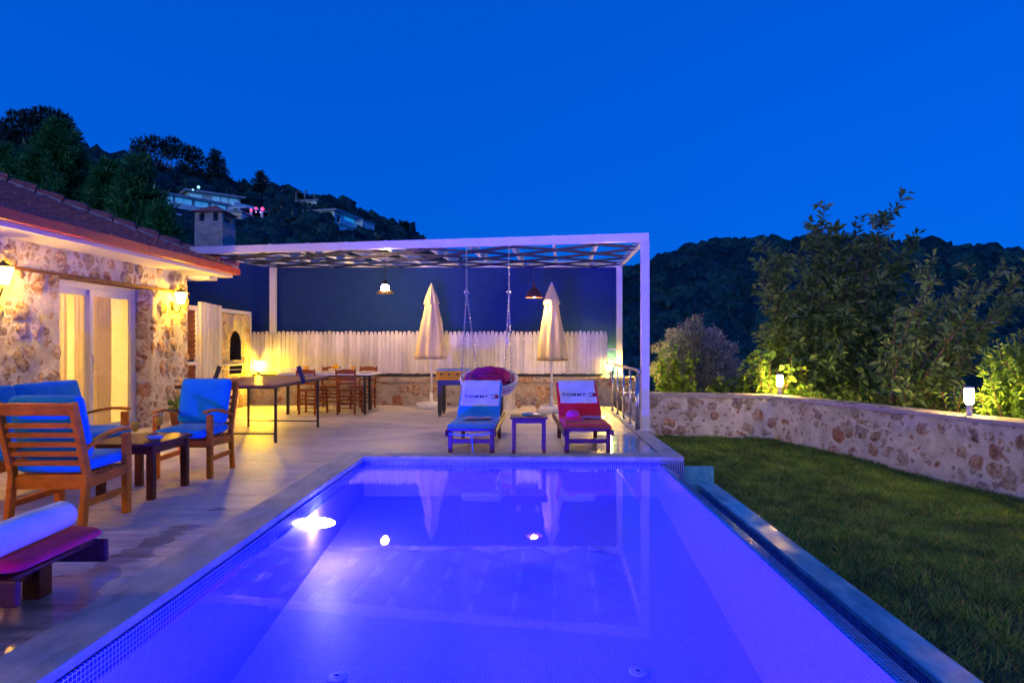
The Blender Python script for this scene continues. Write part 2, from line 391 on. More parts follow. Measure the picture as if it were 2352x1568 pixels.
# ------------------------------------------------------------------ mesh helpers
class MB:
    def __init__(s, off=(0, 0, 0)): s.v = []; s.f = []; s.m = []; s.off = Vector(off); s.mi = 0; s.sm = []
    def add(s, vs, fs, smooth=False):
        n = len(s.v); o = s.off
        s.v += [(x[0] - o[0], x[1] - o[1], x[2] - o[2]) for x in vs]
        s.f += [tuple(i + n for i in f) for f in fs]; s.m += [s.mi] * len(fs); s.sm += [smooth] * len(fs)
    def box(s, x0, x1, y0, y1, z0, z1):
        s.add([(x0, y0, z0), (x1, y0, z0), (x1, y1, z0), (x0, y1, z0), (x0, y0, z1), (x1, y0, z1), (x1, y1, z1), (x0, y1, z1)],
              [(0, 3, 2, 1), (4, 5, 6, 7), (0, 1, 5, 4), (1, 2, 6, 5), (2, 3, 7, 6), (3, 0, 4, 7)])
    def beam(s, p, q, w_, h_, up=(0, 0, 1), w2=None, h2=None):
        p = Vector(p); q = Vector(q); d = (q - p).normalized(); u = Vector(up)
        a = d.cross(u)
        if a.length < 1e-4: a = d.cross(Vector((0, 1, 0)))
        a.normalize(); u = a.cross(d).normalized()
        w2 = w2 or w_; h2 = h2 or h_
        vs = []
        for c, ww, hh in ((p, w_, h_), (q, w2, h2)):
            vs += [c - a * ww / 2 - u * hh / 2, c + a * ww / 2 - u * hh / 2, c + a * ww / 2 + u * hh / 2, c - a * ww / 2 + u * hh / 2]
        s.add(vs, [(0, 1, 2, 3), (4, 7, 6, 5), (0, 4, 5, 1), (1, 5, 6, 2), (2, 6, 7, 3), (3, 7, 4, 0)])
    def tube(s, pts, r, n=8, cap=True, closed=False):
        pts = [Vector(p) for p in pts]; N = len(pts)
        rs = r if isinstance(r, (list, tuple)) else [r] * N
        vs = []; prev = None
        for i, p in enumerate(pts):
            if closed: d = pts[(i + 1) % N] - pts[i - 1]
            else: d = pts[min(i + 1, N - 1)] - pts[max(i - 1, 0)]
            d.normalize()
            a = prev if prev is not None else (Vector((0, 0, 1)) if abs(d.z) < .9 else Vector((1, 0, 0)))
            a = (a - d * a.dot(d)); a.normalize(); prev = a; b_ = d.cross(a)
            for k in range(n):
                t_ = 2 * PI * k / n
                vs.append(p + (a * math.cos(t_) + b_ * math.sin(t_)) * rs[i])
        fs = []
        for i in range(N if closed else N - 1):
            j = (i + 1) % N
            for k in range(n):
                k2 = (k + 1) % n
                fs.append((i * n + k, i * n + k2, j * n + k2, j * n + k))
        if cap and not closed: fs += [tuple(range(n))[::-1], tuple((N - 1) * n + k for k in range(n))]
        s.add(vs, fs, True)
    def lathe(s, prof, c=(0, 0, 0), n=20, smooth=True, wob=None):
        vs = []
        for (r, z) in prof:
            for k in range(n):
                t_ = 2 * PI * k / n; rr = r if wob is None else r * wob(t_, z)
                vs.append((c[0] + rr * math.cos(t_), c[1] + rr * math.sin(t_), c[2] + z))
        fs = []
        for i in range(len(prof) - 1):
            for k in range(n):
                k2 = (k + 1) % n
                fs.append((i * n + k, i * n + k2, (i + 1) * n + k2, (i + 1) * n + k))
        if prof[0][0] > 1e-6: fs.append(tuple(range(n))[::-1])
        if prof[-1][0] > 1e-6: fs.append(tuple((len(prof) - 1) * n + k for k in range(n)))
        s.add(vs, fs, smooth)
    def grid(s, fn, nu, nv, smooth=True):
        vs = [fn(i / nu, j / nv) for j in range(nv + 1) for i in range(nu + 1)]
        fs = [(j * (nu + 1) + i, j * (nu + 1) + i + 1, (j + 1) * (nu + 1) + i + 1, (j + 1) * (nu + 1) + i) for j in range(nv) for i in range(nu)]
        s.add(vs, fs, smooth)
    def pillow(s, c, size, mat=None, pw=5.0, nu=16, nv=10, wrinkle=.0, seed=0):
        # rounded cushion block: superellipsoid, oriented by 3x3 mat
        hx, hy, hz = size[0] / 2, size[1] / 2, size[2] / 2
        mat = mat or Matrix.Identity(3); c = Vector(c)
        def sp(v_, e): return math.copysign(abs(v_) ** e, v_)
        vs = []; rr = random.Random(seed)
        ph = [rr.uniform(0, 6) for _ in range(6)]
        for j in range(nv + 1):
            a = -PI / 2 + PI * j / nv
            for i in range(nu * 2):
                b_ = -PI + 2 * PI * i / (nu * 2)
                e = 2 / pw; e2 = 2 / 3.2
                x = sp(math.cos(a), e2) * sp(math.cos(b_), e); y = sp(math.cos(a), e2) * sp(math.sin(b_), e); z = sp(math.sin(a), e2)
                p = Vector((x * hx, y * hy, z * hz))
                if wrinkle:
                    wv = wrinkle * (math.sin(p.x * 21 + ph[0] + 3 * math.sin(p.y * 9 + ph[1])) + math.sin(p.y * 17 + ph[2] + 2 * math.sin(p.x * 13 + ph[3])))
                    p *= 1 + wv
                vs.append(c + mat @ p)
        m_ = nu * 2
        fs = [(j * m_ + i, j * m_ + (i + 1) % m_, (j + 1) * m_ + (i + 1) % m_, (j + 1) * m_ + i) for j in range(nv) for i in range(m_)]
        s.add(vs, fs, True)
    def build(s, name, mat, parent=None, bevel=0, label=None, smooth=None):
        me = bpy.data.meshes.new(name); me.from_pydata(s.v, [], s.f)
        mats = mat if isinstance(mat, (list, tuple)) else [mat]
        for x in mats: me.materials.append(x)
        me.polygons.foreach_set('material_index', s.m)
        me.polygons.foreach_set('use_smooth', s.sm if smooth is None else [smooth] * len(s.f))
        me.validate(); me.update()
        o = bpy.data.objects.new(name, me); C.objects.link(o)
        if parent is not None: o.parent = parent
        else: o.location = s.off
        if bevel:
            b = o.modifiers.new('edge', 'BEVEL'); b.width = bevel; b.segments = 2; b.limit_method = 'ANGLE'; b.angle_limit = R(50)
        if label: o['label'] = label
        return o

def face_strip(b, plan_pts, z0, z1, step=.022):
    # dense vertical sheet following a plan polyline, so that the stone relief has real depth
    P = [Vector((*p, 0)) for p in plan_pts]; pts = []
    for p, q in zip(P, P[1:]):
        n = max(1, int((q - p).length / step))
        pts += [p + (q - p) * (i / n) for i in range(n)]
    pts.append(P[-1]); nz = max(1, int((z1 - z0) / step))
    b.add([(p.x, p.y, z0 + (z1 - z0) * j / nz) for j in range(nz + 1) for p in pts],
          [(j * len(pts) + i, j * len(pts) + i + 1, (j + 1) * len(pts) + i + 1, (j + 1) * len(pts) + i) for j in range(nz) for i in range(len(pts) - 1)], True)

def tag(o, label, cat, group=None):
    o['label'] = label; o['category'] = cat
    if group: o['group'] = group
    return o
def struct(o, label=None):
    o['kind'] = 'structure'
    if label: o['label'] = label
    return o
def thing(name, label, cat, loc=(0, 0, 0), rz=0, group=None):
    o = bpy.data.objects.new(name, None); C.objects.link(o); o.location = loc; o.rotation_euler = (0, 0, rz)
    o.empty_display_size = .1
    return tag(o, label, cat, group)
def dup(root, loc, rz, label, group=None):
    r = root.copy(); C.objects.link(r); r.location = loc; r.rotation_euler = (0, 0, rz); r['label'] = label
    if group: r['group'] = group
    for ch in list(root.children):
        c = ch.copy(); C.objects.link(c); c.parent = r
        for g in list(ch.children):
            d = g.copy(); C.objects.link(d); d.parent = c
    return r
def rotx(a): return Matrix.Rotation(a, 3, 'X')
def roty(a): return Matrix.Rotation(a, 3, 'Y')
def rotz(a): return Matrix.Rotation(a, 3, 'Z')
def fractal(x, y, s=0.0):
    return (math.sin(x * 1.1 + s) * math.cos(y * 1.3 - s * 2) + .5 * math.sin(x * 2.7 + y * 1.9 + s * 3) + .25 * math.sin(x * 5.3 - y * 6.1 + s))

# ================================================================== THE SETTING
# terrace paving (solid slabs round the pool)
WX = -5.88            # plane of the house wall
b = MB()
b.box(-14, -2.19, -5, 13.46, -1.2, 0)
b.box(-2.19, 1.56, 7.55, 13.46, -1.2, 0)
b.box(-2.19, 3.0, -5, .4, -1.2, 0)
struct(b.build('terrace_floor', M['deck']), 'pale veined travertine paving, wet in places, around the pool')
b = MB()
b.box(-2.19, -1.88, .4, 7.25, -.045, .004); b.box(-2.19, 1.80, 7.252, 7.548, -.045, .004)
b.box(-1.878, 1.50, .4, .62, -.045, .004)
b.box(1.585, 1.80, 7.55, 13.3, -.045, .004)
struct(b.build('pool_coping', M['coping'], bevel=.006), 'travertine coping slabs along the pool edge')
b = MB(); b.box(1.56, 1.585, 7.55, 13.2, -.05, -.004)
struct(b.build('drain_channel', pmat('rusty_channel', (.16, .08, .03), .5)), 'narrow brown drain line in the paving')
b = MB(); b.box(1.5, 1.78, 7.262, 13.3, -1.2, -.048)
struct(b.build('terrace_plinth', M['soffit']))

# pool basin
PY0, PY1, PXL, PXR = .62, 7.27, -1.88, 1.50
def pool_floor_z(y): return -.45 - .12 * (PY1 - y)
b = MB()
b.grid(lambda u, v: (PXL + (PXR - PXL) * u, PY0 + (PY1 - PY0) * v, pool_floor_z(PY0 + (PY1 - PY0) * v)), 1, 24, False)
def wallx(x, flip):
    n = 24; vs = []
    for j in range(n + 1):
        y = PY0 + (PY1 - PY0) * j / n
        vs += [(x, y, pool_floor_z(y)), (x, y, -.05)]
    fs = [(2 * j, 2 * j + 1, 2 * j + 3, 2 * j + 2) if flip else (2 * j, 2 * j + 2, 2 * j + 3, 2 * j + 1) for j in range(n)]
    b.add(vs, fs)
wallx(PXL, False)
b.add([(PXL, PY1, pool_floor_z(PY1)), (PXR, PY1, pool_floor_z(PY1)), (PXR, PY1, -.05), (PXL, PY1, -.05)], [(0, 1, 2, 3)])
b.add([(PXL, PY0, pool_floor_z(PY0)), (PXR, PY0, pool_floor_z(PY0)), (PXR, PY0, -.05), (PXL, PY0, -.05)], [(3, 2, 1, 0)])
# sloping bench wall under the overflow edge
n = 24; vs = []
for j in range(n + 1):
    y = PY0 + (PY1 - PY0) * j / n
    zf = pool_floor_z(y)
    vs += [(PXR, y, -.074), (PXR - .004, y, -.20), (PXR - .008, y, zf)]
b.add(vs, [f for j in range(n) for f in ((3 * j, 3 * j + 3, 3 * j + 4, 3 * j + 1), (3 * j + 1, 3 * j + 4, 3 * j + 5, 3 * j + 2))])
struct(b.build('pool_basin', M['tile_light']), 'pale blue mosaic pool basin')
b = MB()
b.box(PXL, PXL + .012, PY0, PY1, -.165, -.048); b.box(PXL + .013, PXR - .01, PY1 - .012, PY1, -.165, -.048)
b.box(PXR - .01, 1.80, 7.24, 7.26, -.30, -.048)
struct(b.build('waterline_tiles', M['tile_dark']), 'dark blue mosaic band at the waterline')
# overflow lip: sloping tiled edge, gutter, outer coping
b = MB()
prof = [(PXR, -.074), (PXR + .03, -.070), (PXR + .10, -.082), (1.72, -.19), (1.83, -.285), (1.838, -.62), (1.99, -.62), (1.995, -.36)]
ys = [PY0, 7.235]
vs = [(x, y, z) for y in ys for (x, z) in prof]; k = len(prof)
b.add(vs, [(i, i + 1, k + i + 1, k + i) for i in range(k - 1)], False)
struct(b.build('overflow_edge', M['tile_edge']), 'dark blue tiled overflow edge and gutter')
b = MB()
b.box(1.995, 2.20, -2, 7.36, -.40, -.325)
b.box(1.86, 2.16, 7.363, 7.48, -.50, -.318)
b.box(1.80, 2.215, 7.482, 7.55, -.50, -.155)
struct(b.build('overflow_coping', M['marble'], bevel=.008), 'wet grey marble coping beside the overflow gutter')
b = MB()
b.grid(lambda u, v: (PXL + (PXR + .012 - PXL) * u, PY0 + (PY1 - PY0) * v, -.068), 2, 4)
struct(b.build('pool_water', M['water']), 'still pool water lit violet blue from below')

# pool fittings
def pool_light(p, n, label):
    p = Vector(p); n = Vector(n); u = n.cross(Vector((0, 0, 1))); zv = Vector((0, 0, 1))
    t = thing('pool_light', label, 'pool light', p, 0, 'underwater lights in the pool walls')
    def ringp(r, o): return [p + n * o + u * (r * math.cos(2 * PI * k / 24)) + zv * (r * math.sin(2 * PI * k / 24)) for k in range(24)]
    b = MB(p); b.add(ringp(.060, .006) + ringp(.075, .004), [(k, (k + 1) % 24, 24 + (k + 1) % 24, 24 + k) for k in range(24)])
    b.build('trim_ring', M['white_metal'], t)
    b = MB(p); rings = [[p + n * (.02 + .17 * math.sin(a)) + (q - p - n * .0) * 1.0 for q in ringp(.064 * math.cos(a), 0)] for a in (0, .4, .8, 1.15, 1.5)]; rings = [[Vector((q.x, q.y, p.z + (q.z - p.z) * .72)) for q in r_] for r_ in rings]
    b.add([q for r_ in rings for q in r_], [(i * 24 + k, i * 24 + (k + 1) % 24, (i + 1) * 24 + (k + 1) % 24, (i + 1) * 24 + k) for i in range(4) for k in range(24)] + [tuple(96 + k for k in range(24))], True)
    b.build('lens', M['poollamp' if p.y > 4 else 'poollamp2'], t)  # dome drawn out into the water, its shape standing for the oval glow
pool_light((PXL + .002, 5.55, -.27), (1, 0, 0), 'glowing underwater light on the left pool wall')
pool_light((PXL + .002, 2.05, -.50), (1, 0, 0), 'underwater light in the left pool wall, just out of the frame')
pool_light((.9, PY0 + .002, -.75), (0, 1, 0), 'underwater light in the near end wall of the pool, out of the frame')
def floor_inlet(x, y, lb):
    z = pool_floor_z(y) + .004
    t = thing('floor_inlet', lb, 'pool inlet', (x, y, z), 0, 'round inlets in the pool floor')
    b = MB(); b.lathe([(.062, 0), (.062, .004), (.05, .007), (0, .008)], n=24); b.build('cover_plate', M['inlet'], t)
    b = MB(); b.lathe([(.030, .0085), (.030, .012), (.018, .012), (.018, .0085)], n=16); b.build('grille', M['inlet'], t)
for x, y, lb in ((-1.22, 4.05, 'near left one'), (.72, 4.10, 'near right one'), (-1.05, 5.9, 'far left one'), (.62, 5.9, 'far right one')): floor_inlet(x, y, 'round white water inlet in the pool floor, the ' + lb)

# lawn
def lawn_z(x, y):
    return -.40 - .13 * max(0, min(1, (10.5 - y) / 4)) * max(0, min(1, (x - 2.6) / 2.2)) + .018 * fractal(x * 1.6, y * 1.6, 2)
A0 = (2.10, 11.62); A1 = (4.34, 11.14); A2 = (6.9, 3.96)          # garden wall line, inner face
def wall_x(y):                                                   # x of the wall at depth y on the long run
    return A1[0] + (A2[0] - A1[0]) * (A1[1] - y) / (A1[1] - A2[1])
b = MB()
b.grid(lambda u, v: (lambda y: (1.80 + (wall_x(min(y, 11.0)) + .4 - 1.80) * u, y, lawn_z(1.80 + (wall_x(min(y, 11.0)) + .4 - 1.80) * u, y) - (.35 if u < .03 and y < 7.6 else 0)))(-2 + 13.8 * v), 40, 90)
struct(b.build('lawn', M['soil']), 'dark garden soil under the lawn')
N = 170000
ry = 2.2 + (11.7 - 2.2) * rng.random(N) ** .9; rx = 1.82 + (7.2 - 1.82) * rng.random(N)
wx = A1[0] + (A2[0] - A1[0]) * (A1[1] - ry) / (A1[1] - A2[1])
ok = (rx < wx + .02) & ((ry > 7.58) | (rx > 2.205)) & ~((ry > 11.14) & (ry > A0[1] + (rx - A0[0]) * (A1[1] - A0[1]) / (A1[0] - A0[0])))
rx = rx[ok]; ry = ry[ok]; n = len(rx)
cl = np.sin(rx * 7 + np.sin(ry * 5) * 2) * np.cos(ry * 8 + np.sin(rx * 6)) + np.sin(rx * 19 + ry * 3) * np.cos(ry * 17 - rx * 5) * .6
h_ = (.045 + .030 * rng.random(n)) * (1 + .35 * cl)
an = rng.random(n) * 2 * PI; ln = .6 + .9 * rng.random(n)
zz = -.40 - .13 * np.clip((10.5 - ry) / 4, 0, 1) * np.clip((rx - 2.6) / 2.2, 0, 1) + .018 * (np.sin(rx * 1.76 + 2) * np.cos(ry * 2.08 - 4) + .5 * np.sin(rx * 4.32 + ry * 3.04 + 6) + .25 * np.sin(rx * 8.48 - ry * 9.76 + 2)) - .006
lx = np.cos(an + cl) * h_ * ln; ly = np.sin(an + cl) * h_ * ln; w_ = .0035 + .003 * rng.random(n)
V = np.zeros((n, 3, 3))
V[:, 0] = np.stack([rx - np.sin(an) * w_, ry + np.cos(an) * w_, zz], 1)
V[:, 1] = np.stack([rx + np.sin(an) * w_, ry - np.cos(an) * w_, zz], 1)
V[:, 2] = np.stack([rx + lx, ry + ly, zz + h_], 1)
def tri_mesh(name, V, mat, parent=None, per=3, loc=None, smooth=False):
    n = V.shape[0]; me = bpy.data.meshes.new(name)
    V = V.reshape(-1, 3)
    if loc is not None: V = V - np.array(loc)
    me.vertices.add(n * per); me.vertices.foreach_set('co', V.astype(np.float32).ravel())
    me.loops.add(n * per); me.loops.foreach_set('vertex_index', np.arange(n * per, dtype=np.int32))
    me.polygons.add(n); me.polygons.foreach_set('loop_start', np.arange(0, n * per, per, dtype=np.int32))
    me.polygons.foreach_set('loop_total', np.full(n, per, dtype=np.int32))
    me.materials.append(mat); me.update(calc_edges=True)
    o = bpy.data.objects.new(name, me); C.objects.link(o)
    if parent is not None: o.parent = parent
    elif loc is not None: o.location = loc
    return o
g = tri_mesh('grass', V, M['grass']); g['kind'] = 'stuff'; g['label'] = 'short tufty green lawn grass between the pool and the stone wall'

# ground far and near, hills
b = MB()
def gz(x, y):
    r = math.hypot(x, y)
    return -1.25 - 3.0 * max(0, min(1, (r - 16) / 25))
b.grid(lambda u, v: ((lambda x, y: (x, y, gz(x, y)))(-1200 + 2400 * (u ** 1), -1200 + 2400 * v)), 60, 60)
struct(b.build('ground', M['hill']))
def E(px, crest):      # crest table lookup
    for (a, ya), (c, yc) in zip(crest, crest[1:]):
        if a <= px <= c: return ya + (yc - ya) * (px - a) / (c - a)
    return crest[0][1] if px < crest[0][0] else crest[-1][1]
CR_L = [(-900, 290), (-300, 315), (0, 325), (160, 350), (300, 392), (450, 425), (560, 448), (650, 458), (730, 470), (800, 495), (860, 520), (920, 543), (950, 560), (1100, 660), (1300, 800)]
CR_R = [(1180, 830), (1330, 700), (1440, 632), (1490, 608), (1560, 577), (1650, 566), (1900, 562), (2100, 575), (2352, 590), (2600, 610), (3400, 700)]
def left_hill(px, s):    # px: bearing, s: 0 foot .. 1 crest  -> world point
    y = 40 + 160 * s
    x = (px - 1211) / FPX * y
    top = (790 - E(px, CR_L)) / FPX * 200 + H
    z = -4.3 + (top + 4.3) * s ** 1.12
    return (x, y, z + 1.0 * fractal(x * .07, y * .07, 1) * s * (1 - s) * 2)
def right_hill(px, s):
    y = 60 + 200 * s; x = (px - 1211) / FPX * y
    top = (790 - E(px, CR_R)) / FPX * 260 + H
    z = -5 + (top + 5) * s
    return (x, y, z + 5 * fractal(x * .03, y * .03, 4) * s * (1 - s) * 3)
b = MB(); b.grid(lambda u, v: left_hill(-900 + 2200 * u, v), 90, 40)
b.grid(lambda u, v: (lambda p, q: (p[0] * (1 + .5 * v), p[1] * (1 + .5 * v), p[2] * (1 - v) - 5 * v))(left_hill(-900 + 2200 * u, 1), 0), 90, 3)
struct(b.build('left_hillside', M['hill']), 'steep scrubby hillside rising behind the house')
b = MB(); b.grid(lambda u, v: right_hill(1180 + 2200 * u, v), 80, 30)
b.grid(lambda u, v: (lambda p: (p[0] * (1 + .5 * v), p[1] * (1 + .5 * v), p[2] * (1 - v) - 5 * v))(right_hill(1180 + 2200 * u, 1)), 80, 3)
struct(b.build('right_hill', M['hill']), 'dark wooded hill beyond the garden')

# ================================================================== HOUSE
hl = (WX, 10.9, 0)
house = thing('stone_house', 'low stone house with red hip roof and lit glass sliding door', 'house', hl)
D0, D1, DT = 7.92, 9.90, 2.145
b = MB(hl)
b.box(WX - .30, WX - .03, -5, D0 - .03, 0, 2.50); b.box(WX - .30, WX - .03, D1 + .03, 10.87, 0, 2.50); b.box(WX - .30, WX - .03, D0 - .03, D1 + .03, 2.20, 2.50)
face_strip(b, [(WX, 2.5), (WX, D0), (WX - .24, D0)], 0, 2.17); face_strip(b, [(WX - .24, D1), (WX, D1), (WX, 10.9), (WX - .4, 10.9)], 0, 2.17)
face_strip(b, [(WX, 2.5), (WX, 10.9), (WX - .4, 10.9)], 2.17, 2.50)
b.add([(WX, -5, 0), (WX, 2.5, 0), (WX, 2.5, 2.5), (WX, -5, 2.5)], [(0, 1, 2, 3)])
b.box(-11, WX - .303, 10.6, 10.9, 0, 2.50)
b.build('wall', M['stone_house'], house)
b = MB(hl); b.box(WX - .25, WX + .038, 4.5, 10.93, 2.15, 2.19)
b.build('lintel', M['lintel'], house, bevel=.004)
GX = -5.30; EY = 11.47
b = MB(hl); b.box(-11, GX - .03, 10.905, EY - .04, 2.50, 2.535); b.box(WX - .3, GX - .03, -5, 10.903, 2.50, 2.535)
b.box(-6.35, -5.55, 11.02, 11.30, 2.43, 2.498)
b.build('soffit', M['soffit'], house)
b = MB(hl); b.box(GX - .055, GX - .03, -5, EY - .065, 2.535, 2.60); b.box(-11, GX - .055, EY - .065, EY - .04, 2.535, 2.60)
b.build('fascia', pmat('white_fascia', (.72, .62, .45), .5, var=.05), house)
gut = None
# gutter with joints: red box gutter along both eaves
b = MB(hl)
yy = EY
cuts = [-5, -2.2, .6, 3.4, 5.9, 7.35, 8.75, 10.05, EY + .03]
for a, c in zip(cuts, cuts[1:]):
    b.box(GX - .02, GX + .065, a + .006, c - .006, 2.555, 2.668)
b.box(-11, GX + .062, EY - .02, EY + .062, 2.557, 2.666)
for c in cuts[1:-1]: b.box(GX - .01, GX + .072, c - .012, c + .012, 2.55, 2.672)
gut = b.build('gutter', M['gutter'], house, bevel=.006)
# hip roof: stepped tile courses
SL = .425
b = MB(hl)
nc = 22; wc = .17
def hipy(t): return EY - t
for k in range(nc):
    t0 = k * wc - .02; t1 = t0 + wc + .02
    za = 2.672 + SL * (t0) + .022; zb = 2.672 + SL * t1
    b.add([(GX - t0, -5, za), (GX - t0, hipy(t0), za), (GX - t1, hipy(t1), zb), (GX - t1, -5, zb), (GX - t0, -5, za - .028), (GX - t0, hipy(t0), za - .028)],
          [(0, 1, 2, 3), (0, 4, 5, 1)])
    b.add([(GX - t0, hipy(t0), za), (-12, hipy(t0), za), (-12, hipy(t1), zb), (GX - t1, hipy(t1), zb), (GX - t0, hipy(t0), za - .028), (-12, hipy(t0), za - .028)],
          [(0, 1, 2, 3), (0, 4, 5, 1)])
    # rounded tile ribs on the pool side
    y = -4.9
    yend = hipy(t0) - .1
    nrib = int((yend - max(1.0, -4.9)) / .235)
    for i in range(nrib):
        yc = yend - .12 - i * .235
        b.tube([(GX - t0 + .004, yc, za - .004), (GX - t1, yc, zb + .004)], [.026, .020], 6, cap=True)
b.build('roof', M['roof'], house)
roofo = house.children[-1]
b = MB(hl); dirv = Vector((-1, -1, SL)).normalized()
p0 = Vector((GX + .02, EY + .02, 2.672))
L = .34
for i in range(19):
    a = p0 + dirv * (i * L); c = p0 + dirv * (i * L + L + .05)
    b.tube([a + Vector((0, 0, .045)), a + dirv * .05 + Vector((0, 0, .05)), c + Vector((0, 0, .022))], [.082, .076, .056], 12)
b.build('ridge_tiles', M['roof'], roofo)
b = MB(hl)
for sx in (-1, 1):
    for i in range(19):
        a = p0 + dirv * (i * L + .02) + Vector((.07 * sx, -.07 * sx, -.012)); c = a + dirv * (L - .03)
        b.beam(a, c, .05, .05, (0, 0, 1))
b.build('ridge_bedding', M['ridge_mortar'], roofo)
# sliding door
FXD = -6.13
dr = None
b = MB(hl)
b.box(FXD - .10, FXD, D0, D1, 2.06, DT); b.box(FXD - .10, FXD, D1 - .06, D1, .0, 2.06); b.box(FXD - .10, FXD, D0, D0 + .06, 0, 2.06); b.box(FXD - .10, FXD, D0, D1, 0, .04)
dr = b.build('door', M['white_metal'], house, bevel=.004)
def sash(y0, y1, x):
    b = MB(hl)
    b.box(x - .04, x, y0, y0 + .065, .04, 2.06); b.box(x - .04, x, y1 - .065, y1, .04, 2.06); b.box(x - .04, x, y0 + .065, y1 - .065, .04, .13); b.box(x - .04, x, y0 + .065, y1 - .065, 1.98, 2.06)
    b.build('sash', M['white_metal'], dr)
    b = MB(hl); b.box(x - .022, x - .018, y0 + .065, y1 - .065, .13, 1.98); b.build('pane', M['glass'], dr)
sash(8.86, D1 - .06, FXD - .005); sash(7.62 + .36, 8.93, FXD - .052)
b = MB(hl); b.tube([(FXD + .01, 8.87, .9), (FXD + .035, 8.87, .93), (FXD + .035, 8.87, 1.12), (FXD + .01, 8.87, 1.15)], .008, 6); b.build('handle', M['steel'], dr)
# room inside
b = MB(hl)
RX = -9.6
b.add([(RX, 5.6, 0), (RX, 10.6, 0), (RX, 10.6, 2.5), (RX, 5.6, 2.5)], [(0, 3, 2, 1)][::1])
b.add([(RX, 10.58, 0), (WX - .305, 10.58, 0), (WX - .305, 10.58, 2.49), (RX, 10.58, 2.49)], [(0, 1, 2, 3)])
b.add([(RX, 5.6, 0), (WX - .305, 5.6, 0), (WX - .305, 5.6, 2.49), (RX, 5.6, 2.49)], [(3, 2, 1, 0)])
b.add([(RX, 5.6, 2.485), (WX - .305, 5.6, 2.485), (WX - .305, 10.58, 2.485), (RX, 10.58, 2.485)], [(3, 2, 1, 0)])
b.build('room_lining', M['roomwall'], house)
def curtain(y0, y1, x, folds, label):
    b = MB((x, y0, 0))
    b.grid(lambda u, v: (x + .035 * math.sin(u * folds * 2 * PI + .5 * math.sin(v * 3)) + .012 * math.sin(u * folds * 5.3), y0 + (y1 - y0) * u, .03 + 2.1 * v), folds * 10, 6)
    tag(b.build('curtain', M['curtain']), label, 'curtain', 'curtains inside the sliding door')
curtain(8.93, 9.74, -6.42, 9, 'sheer pale curtain hanging behind the fixed glass pane beside the stone pier')
curtain(8.36, 8.84, -6.47, 5, 'bunched cream curtain drawn to the middle of the sliding door')
t = thing('wall_picture', 'orange floral picture on the lit room wall behind the door', 'picture', (-9.55, 9.9, 1.3))
# picture is seen through the open side of the door
b = MB((-9.55, 9.9, 1.3)); b.box(-9.0, -8.55, 10.54, 10.565, 1.45, 2.05); b.build('canvas', M['orangeart'], t)
b = MB((-9.55, 9.9, 1.3)); 
for z0, z1 in ((1.43, 1.45), (2.05, 2.07)): b.box(-9.02, -8.53, 10.535, 10.57, z0, z1)
for x0, x1 in ((-9.02, -9.0), (-8.55, -8.53)): b.box(x0, x1, 10.535, 10.57, 1.45, 2.05)
b.build('frame', M['white'], t)
t = thing('ceiling_light', 'glowing round ceiling light in the room behind the door', 'ceiling light', (-7.6, 8.6, 2.40))
b = MB(); b.lathe([(.22, 0), (.20, -.05), (0, -.06)], n=20); b.build('diffuser', emat('ceiling_glow', (1, .66, .20), 230), t)
b = MB(); b.lathe([(.24, .02), (.24, .0), (.0, .0)], n=20); b.build('base_plate', M['white'], t)

# wall lanterns
def lantern(y, z, label):
    x = WX + .005
    t = thing('wall_lantern', label, 'wall lantern', (x, y, z), 0, 'lit lanterns on the house wall')
    b = MB(); b.box(0, .02, -.05, .05, -.20, -.06); b.build('wall_plate', M['black'], t, bevel=.004)
    b = MB(); b.tube([(.02, 0, -.15), (.06, 0, -.24), (.12, 0, -.24), (.15, 0, -.17), (.15, 0, -.10)], .011, 7); b.build('bracket', M['black'], t)
    cx = .16
    b = MB(); b.lathe([(.054, -.095), (.104, .085)], (cx, 0, 0), 6, smooth=False); b.build('lamp_glass', M['lamp'], t)
    b = MB(); b.lathe([(.108, .087), (.110, .095), (.06, .125), (.012, .145), (.012, .16), (0, .165)], (cx, 0, 0), 6, smooth=False); b.build('cap', M['black'], t)
    return t
lantern(10.42, 2.06, 'glowing lantern on the stone pier beside the sliding door')
lantern(6.88, 2.05, 'glowing lantern cut by the left edge, on the wall left of the door')
# more of the row of lanterns along the house, outside the frame, light the near terrace
for yy, lb in ((3.6, 'next to the left'), (.2, 'two to the left')): lantern(yy, 2.05, 'glowing lantern on the house wall beyond the left edge, %s' % lb)

# ================================================================== SIDE ANNEX: shutter door, board panel, oven
AX = -5.90
t = thing('shutter_door', 'brown louvred shutter door in a white frame beside the house corner', 'door', (AX, 10.92, 0))
o_ = (AX, 10.92, 0)
b = MB(o_); b.box(AX - .06, AX, 10.92, 10.97, 0, 1.98); b.box(AX - .06, AX, 11.27, 11.33, 0, 1.98); b.box(AX - .06, AX, 10.97, 11.27, 1.90, 1.98); b.box(AX - .06, AX, 10.97, 11.27, .93, .99); b.box(AX - .06, AX, 10.97, 11.27, 0, .06)
b.build('frame', M['white'], t, bevel=.004)
b = MB(o_)
for k in range(21):
    z = .08 + k * .088
    if .88 < z < .98: continue
    b.beam((AX - .035, 10.97, z + .03), (AX - .035, 11.27, z + .03), .012, .085, (.3, 0, 1))
b.build('louvres', M['shutter'], t)
b = MB((AX, 11.3, 0))
for k in range(9):
    y0 = 11.345 + k * .085
    b.box(AX - .02, AX + .045 + .006 * (k % 2), y0, y0 + .079, .02, 2.06 - .004 * k)
tag(b.build('board_panel', M['picket'], bevel=.003), 'tall panel of white vertical boards between shutter door and oven', 'panel')
